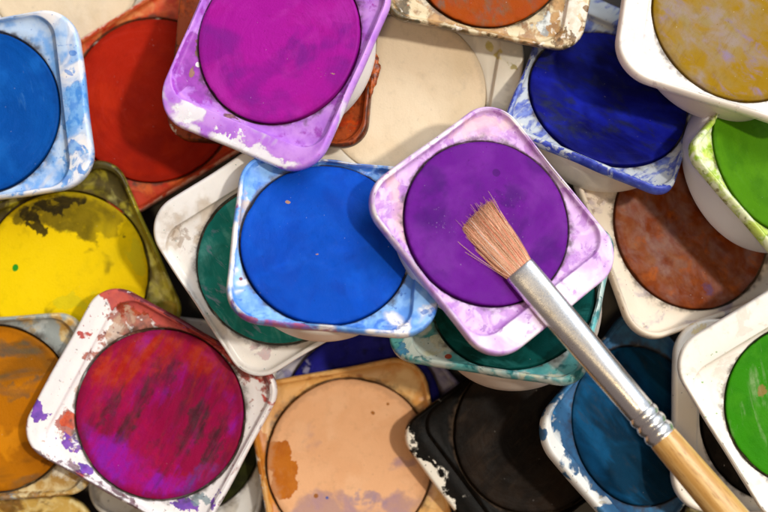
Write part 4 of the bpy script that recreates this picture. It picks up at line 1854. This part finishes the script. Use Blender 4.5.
          {'c': '#8a6410', 'c2': '#8a6410', 'ns': 0.9, 'th': 0.68, 'soft': 0.1, 'zone': 0, 'edge': 0, 'st': (-18.9, 4), 'b': [], 'op': 0.4, 'det': 6, 'rg': 0.6}],
   'cup': '#e9dccb',
   'cz': -0.8,
   'rough': 0.5,
   'dull': 0.16,
   'sw': 0.2,
   'kd': 0.8}),
 ('magenta',
  {'o': [-18.912, 38.09, 36.278],
   'M': [[-0.86673, -0.40064, -0.2971], [0.37174, -0.91601, 0.15077], [-0.33255, 0.02023, 0.94287]],
   's': 1.0087,
   'w': 16.62,
   'a': 20.63,
   'b': 17.2,
   'dep': 11.0,
   'rc': 6.2,
   'flush': False,
   'flake': None},
  {'label': 'lilac washed pan of vivid magenta paint tilted on the rusty pan',
   'base': '#f3ecf2',
   'tray': [{'c': '#b468da',
             'c2': '#cf90ea',
             'ns': 0.13,
             'th': 0.22,
             'soft': 0.1,
             'zone': 0.3,
             'edge': 0,
             'st': None,
             'b': [(2.93, 20.55, 8.57, 1.61, -177.5, -0.3), (9.74, 17.38, 3.93, 1.79, 159.7, -0.26), (-4.85, 19.47, 10.71, 1.25, -175.7, -0.3),
                   (-7.87, 20.2, 10.71, 1.43, -175.7, -0.3)],
             'op': 0.95,
             'det': 6,
             'rg': 0.6},
            {'c': '#8f2aa4',
             'c2': '#a83fb8',
             'ns': 0.3,
             'th': 0.85,
             'soft': 0.1,
             'zone': 0.22,
             'edge': 0,
             'st': None,
             'b': [(13.71, 9.19, 2.5, 6.07, -178.2, 0.37), (10.31, 11.8, 2.86, 3.57, -159.6, 0.27)],
             'op': 0.8,
             'det': 6,
             'rg': 0.6},
            {'c': '#a8845c',
             'c2': '#6a4030',
             'ns': 0.35,
             'th': 1.05,
             'soft': 0.06,
             'zone': 0.1,
             'edge': 0,
             'st': None,
             'b': [(14.11, 3.52, 1.25, 5.36, -171.3, 0.67), (12.91, 10.83, 0.71, 1.61, -173.6, 0.57), (1.64, 15.85, 2.86, 0.71, 168.6, 0.57)],
             'op': 0.85,
             'det': 6,
             'rg': 0.6},
            {'c': '#fbf7fa',
             'c2': '#fbf7fa',
             'ns': 0.7,
             'th': 0.93,
             'soft': 0.03,
             'zone': 0,
             'edge': 0,
             'st': None,
             'b': [(0.6, 19.37, 7.14, 2.14, -177.6, 0.4), (10.03, 18.55, 2.5, 1.43, 164.4, 0.4), (12.43, 9.22, 0.71, 0.54, -159.8, 0.57)],
             'op': 0.95,
             'det': 6,
             'rg': 0.6}],
   'cake': '#b41ca4',
   'cl': [{'c': '#842494',
           'c2': '#981c98',
           'ns': 0.09,
           'th': 0.5,
           'soft': 0.1,
           'zone': 0,
           'edge': 0,
           'st': None,
           'b': [(-3.7, 1.86, 7.14, 3.57, -140.0, 0.21), (2.27, 8.83, 3.93, 5.0, -169.0, 0.21)],
           'op': 0.8,
           'det': 6,
           'rg': 0.6},
          {'c': '#b81ca0',
           'c2': '#c030b0',
           'ns': 0.12,
           'th': 0.6,
           'soft': 0.08,
           'zone': 0,
           'edge': 0,
           'st': None,
           'b': [(-0.12, -3.52, 8.93, 1.61, -160.2, 0.19)],
           'op': 0.7,
           'det': 6,
           'rg': 0.6},
          {'c': '#d8c050',
           'c2': '#d8c050',
           'ns': 2.2,
           'th': 0.98,
           'soft': 0.02,
           'zone': 0,
           'edge': 0,
           'st': None,
           'b': [(-10.54, 2.57, 1.79, 1.43, -159.7, 0.27), (-5.16, -1.53, 1.43, 1.07, -160.0, 0.2)],
           'op': 0.9,
           'det': 6,
           'rg': 0.6}],
   'cup': '#ebe2de',
   'cz': -0.35,
   'rough': 0.5,
   'dull': 0.16,
   'sw': 0.45,
   'kd': 0.9}),
 ('purple',
  {'o': [18.042, 6.025, 41.722],
   'M': [[-0.75127, 0.61851, 0.23028], [-0.56899, -0.78378, 0.24886], [0.33441, 0.05594, 0.94077]],
   's': 0.9861,
   'w': 16.33,
   'a': 20.56,
   'b': 17.44,
   'dep': 11.0,
   'rc': 6.2,
   'flush': False,
   'flake': None},
  {'label': 'lilac stained white pan of violet paint under the brush bristles',
   'base': '#f3e8e6',
   'tray': [{'c': '#c796d4', 'c2': '#d9b4e2', 'ns': 0.16, 'th': 0.52, 'soft': 0.2, 'zone': 0.42, 'edge': 0, 'st': None, 'b': [], 'op': 0.9, 'det': 6, 'rg': 0.6},
            {'c': '#9a4fb0', 'c2': '#b878c0', 'ns': 0.35, 'th': 0.72, 'soft': 0.09, 'zone': 0.16, 'edge': 0, 'st': None, 'b': [], 'op': 0.7, 'det': 6, 'rg': 0.6},
            {'c': '#dcaeb4',
             'c2': '#e4bcb8',
             'ns': 0.12,
             'th': 0.9,
             'soft': 0.1,
             'zone': 0.1,
             'edge': 0,
             'st': None,
             'b': [(-9.68, -13.8, 7.86, 2.86, 154.9, 0.45), (11.17, -11.61, 2.14, 6.43, 154.4, 0.35)],
             'op': 0.75,
             'det': 6,
             'rg': 0.6},
            {'c': '#c492dc',
             'c2': '#b070c8',
             'ns': 0.2,
             'th': 0.95,
             'soft': 0.1,
             'zone': 0,
             'edge': 0.4,
             'st': None,
             'b': [(16.01, 5.51, 5.0, 10.71, -178.0, 0.25), (4.04, 18.64, 7.14, 2.86, 143.5, 0.35)],
             'op': 0.5,
             'det': 6,
             'rg': 0.6},
            {'c': '#a868b8',
             'c2': '#8c5a9c',
             'ns': 0.5,
             'th': 0.98,
             'soft': 0.03,
             'zone': 0,
             'edge': 0,
             'st': None,
             'b': [(10.66, 15.47, 3.93, 1.43, 143.5, 0.41), (5.97, 16.78, 1.79, 1.43, 143.5, 0.41), (-11.1, 15.52, 3.21, 1.79, 102.5, 0.39)],
             'op': 0.7,
             'det': 6,
             'rg': 0.6}],
   'cake': '#7a1aa2',
   'cl': [{'c': '#541480',
           'c2': '#60188a',
           'ns': 0.1,
           'th': 0.62,
           'soft': 0.12,
           'zone': 0,
           'edge': 0,
           'st': None,
           'b': [(-7.33, -1.26, 2.68, 2.5, 144.5, 0.36), (3.71, -11.76, 4.29, 3.21, 144.6, 0.22), (9.12, -4.72, 4.64, 10.71, 134.1, 0.13)],
           'op': 0.8,
           'det': 6,
           'rg': 0.6},
          {'c': '#8c2cb2', 'c2': '#9438b8', 'ns': 0.1, 'th': 0.6, 'soft': 0.1, 'zone': 0, 'edge': 0, 'st': None, 'b': [], 'op': 0.6, 'det': 6, 'rg': 0.6},
          {'c': '#4c1070',
           'c2': '#4c1070',
           'ns': 0.2,
           'th': 1.1,
           'soft': 0.05,
           'zone': 0,
           'edge': 0,
           'st': None,
           'b': [(-7.03, -5.91, 0.89, 0.89, 144.7, 0.8)],
           'op': 0.6,
           'det': 6,
           'rg': 0.6},
          {'c': '#d8b0e4',
           'c2': '#d8b0e4',
           'ns': 2.2,
           'th': 0.95,
           'soft': 0.04,
           'zone': 0,
           'edge': 0,
           'st': None,
           'b': [(-4.25, 0.95, 4.64, 3.93, 144.4, 0.17), (6.84, -5.25, 3.93, 2.86, 144.3, 0.15)],
           'op': 0.8,
           'det': 6,
           'rg': 0.6}],
   'cup': '#e6e6f0',
   'cz': -0.45,
   'rough': 0.5,
   'dull': 0.16,
   'sw': 0.25,
   'kd': 0.62})]
for key, ps, sp in PANS:
    pan = make_pan(key, ps, sp)
    if ps['flake']:      # a curl of dried paint that clings to the rim
        P = ps['flake']; cx = sum(p[0] for p in P)/len(P); cy = sum(p[1] for p in P)/len(P); ring_ = []
        for i in range(len(P)):
            a_, b_ = P[i], P[(i+1) % len(P)]
            for t in (0, .33, .66): ring_.append((a_[0]+(b_[0]-a_[0])*t+.12*math.sin(i*7+t*9), a_[1]+(b_[1]-a_[1])*t+.12*math.cos(i*5+t*8)))
        n_ = len(ring_); vv = []
        for sc_, z_ in ((.86, -.75), (1.0, -.5), (.97, -.2), (.7, .12), (.3, .2)):
            vv.append(np.array([(cx+(x-cx)*sc_, cy+(y-cy)*sc_, z_+.12*math.sin(x*3+y*2)) for x, y in ring_])*MM)
        fv, ff = rings(vv, n_, cap_first=True, cap_last=True)
        nt = NT('dried_paint'); g = nt.noise(nt.mapped((1,2,3)), 1.1, 6, .65)
        nt.l(nt.mix(nt.step(g, .38, .62), lin('#5a2408'), lin('#b8561a')), nt.p.inputs['Base Color']); nt.p.inputs['Roughness'].default_value = .4
        nt.l(nt.bump(g, .6, .2), nt.p.inputs['Normal'])
        mesh_obj('paint_flake', fv, ff, nt.m, pan)

# ---------------- brush ----------------
BR = {'p0': [23.01, -2.22, 43.44], 'p1': [46.86, -30.57, 47.94], 'LF': 37.32, 'LB': 11.72}
def frame_from(p0, p1, up=Vector((0, 0, 1))):
    x = (p1-p0).normalized(); y = up.cross(x).normalized(); z = x.cross(y)
    M = Matrix((x, y, z)).transposed().to_4x4(); M.translation = p0; return M
root = bpy.data.objects.new('paint_brush', None); sc.collection.objects.link(root); root.empty_display_size = .01
root.matrix_world = frame_from(Vector(BR['p0'])*MM, Vector(BR['p1'])*MM)
root['label'] = 'flat bristle brush with silver ferrule and wooden handle resting on the violet paint'; root['category'] = 'paintbrush'
# local axes: +X from ferrule mouth to handle, Y across the flat, Z up.  Units mm.
NB = 72
tb_ = np.linspace(0, 2*np.pi, NB, endpoint=False)
def tube(stations, cap=True, n=NB):
    pr = []
    for x, ry, rz in stations:
        e = .5 if abs(ry-rz) > .5 else .5
        cy, cz_ = np.cos(tb_), np.sin(tb_)
        k = min(1, abs(ry-rz)/1.2); p = 1-.32*k
        yy = np.sign(cy)*np.abs(cy)**p*ry; zz = np.sign(cz_)*np.abs(cz_)**(1-.1*k)*rz
        pr.append(np.stack([np.full(NB, x), yy, zz], 1)*MM)
    return rings(pr, NB, cap_first=cap, cap_last=cap)
LF = BR['LF']
st = [(1.2, 2.2, .9), (.05, 2.6, 1.15), (0, 2.78, 1.28), (.12, 2.86, 1.36), (.6, 2.88, 1.42)]
for t in np.linspace(.06, .845, 26):
    e = t/.845; e2 = e*e*(3-2*e)
    st.append((t*LF, 2.88-.32*e2, 1.42+1.12*e2))
x0 = .845*LF
def crimp(u):   # three raised beads with sharp grooves between
    return .34*abs(math.sin(math.pi*3*u))**.8 - .22
for i in range(1, 49):
    u = i/48.0
    r = 2.60 + crimp(u) + .10*u
    st.append((x0+u*(LF-x0)*.97, r, r))
st.append((LF, 2.70, 2.70)); st.append((LF+.02, 2.5, 2.5))
v, f = tube(st)
nt = NT('brushed_ferrule')
n1 = nt.noise(nt.mapped((0,0,0)), 5.5, 5, .8); n2 = nt.noise(nt.mapped((4,0,0), 0, (3, 1, 1)), .5, 5, .6)
spot = nt.step(nt.math('MULTIPLY_ADD', n2, .5, nt.math('MULTIPLY', n1, .6)), .56, .66, 0, .5)
nt.l(nt.mix(spot, (.74, .73, .73, 1), (.50, .38, .20, 1)), nt.p.inputs['Base Color'])
nt.p.inputs['Metallic'].default_value = .96
nt.l(nt.step(n1, .35, .65, .19, .34), nt.p.inputs['Roughness'])
nt.l(nt.bump(nt.math('MULTIPLY_ADD', n1, .45, n2), .30, .06), nt.p.inputs['Normal'])
mesh_obj('ferrule', v, f, nt.m, root)
# handle
LH = 150
hs = [(LF-.8, 2.3, 2.3), (LF-.1, 2.52, 2.52), (LF+.1, 2.60, 2.60)]
for t in np.linspace(0.02, 1, 40):
    x = LF + t*LH
    r = 2.62 + .62*math.sin(min(1, t*3.2)*math.pi/2) - 1.7*max(0, t-.32)/.68
    hs.append((x, r, r))
hs += [(LF+LH+.8, 1.2, 1.2), (LF+LH+1.2, .6, .6)]
v, f = tube(hs)
nt = NT('lacquered_wood')
g = nt.noise(nt.mapped((0,0,0), 0, (16, 1, 1)), .9, 7, .6, .6); g2 = nt.noise(nt.mapped((3,3,3), 0, (9, 1, 1)), 3.0, 4, .6)
c1 = nt.mix(nt.step(g, .36, .64), lin('#bf8c46'), lin('#dcb472'))
c1 = nt.mix(nt.step(g2, .52, .68, 0, .7), c1, lin('#96622c'))
nt.l(c1, nt.p.inputs['Base Color']); nt.p.inputs['Roughness'].default_value = .42
nt.p.inputs['Coat Weight'].default_value = .25; nt.p.inputs['Coat Roughness'].default_value = .2
nt.l(nt.bump(nt.math('MULTIPLY_ADD', g2, .4, g), .3, .08), nt.p.inputs['Normal'])
mesh_obj('handle', v, f, nt.m, root)
# bristles: hair by hair
rb = random.Random(11); V, F, A = [], [], []
def hair(pts, r0, r1, tone):
    base = len(V); m = len(pts)
    for i, p in enumerate(pts):
        r = r0 + (r1-r0)*i/(m-1)
        for q in range(4):
            aq = q*math.pi/2+.4; V.append((p[0]*MM, (p[1]+r*math.cos(aq))*MM, (p[2]+r*math.sin(aq))*MM)); A.append(tone)
    for i in range(m-1):
        for q in range(4):
            q2 = (q+1) % 4; F.append((base+i*4+q, base+i*4+q2, base+(i+1)*4+q2, base+(i+1)*4+q))
    F.append(tuple(base+(m-1)*4+q for q in range(4)))
LB = BR['LB']
for i in range(3200):
    while True:
        u, w_ = rb.uniform(-1, 1), rb.uniform(-1, 1)
        if abs(u)**3+abs(w_)**2.2 < 1: break
    stray = rb.random() < .014
    ln = LB*(1.0+rb.gauss(0, .018) + .02*u)*(rb.uniform(1.0, 1.16) if stray else 1)
    fy = 1.0 + rb.gauss(.42, .05) + (rb.uniform(-.1, .5) if stray else 0); fz = .62+rb.gauss(0, .06)
    y0, z0 = u*2.5, w_*1.15; y1, z1 = u*2.62*fy + rb.gauss(0, .14) + (rb.gauss(0, .9) if stray else 0), w_*1.5*fz - .55 + (rb.uniform(0, .9) if stray else 0)
    if rb.random() < .05: y1 += rb.gauss(0, .6)
    cv = rb.gauss(0, .22); pts = []
    for k in range(6):
        t = k/5.0
        pts.append((1.0-(ln+1.0)*t, y0+(y1-y0)*(t**1.1)+cv*math.sin(math.pi*t), z0+(z1-z0)*t+.18*math.sin(math.pi*t)*w_))
    hair(pts, rb.uniform(.05, .075), rb.uniform(.018, .035), rb.random())
nt = NT('bristle_hair'); tone = nt.attr('tone')
c1 = nt.mix(nt.step(tone, 0, 1), lin('#d49a78'), lin('#f4cca4'))
c1 = nt.mix(nt.step(tone, .66, .72, 0, .7), c1, lin('#e8785c'))
c1 = nt.mix(nt.step(tone, .955, .96, 0, .9), c1, lin('#f0e4d4'))
c1 = nt.mix(nt.step(tone, .0, .10, .6, 0), c1, lin('#8a5430'))
nt.l(c1, nt.p.inputs['Base Color']); nt.p.inputs['Roughness'].default_value = .4
mesh_obj('bristles', V, F, nt.m, root, dict(tone=A))
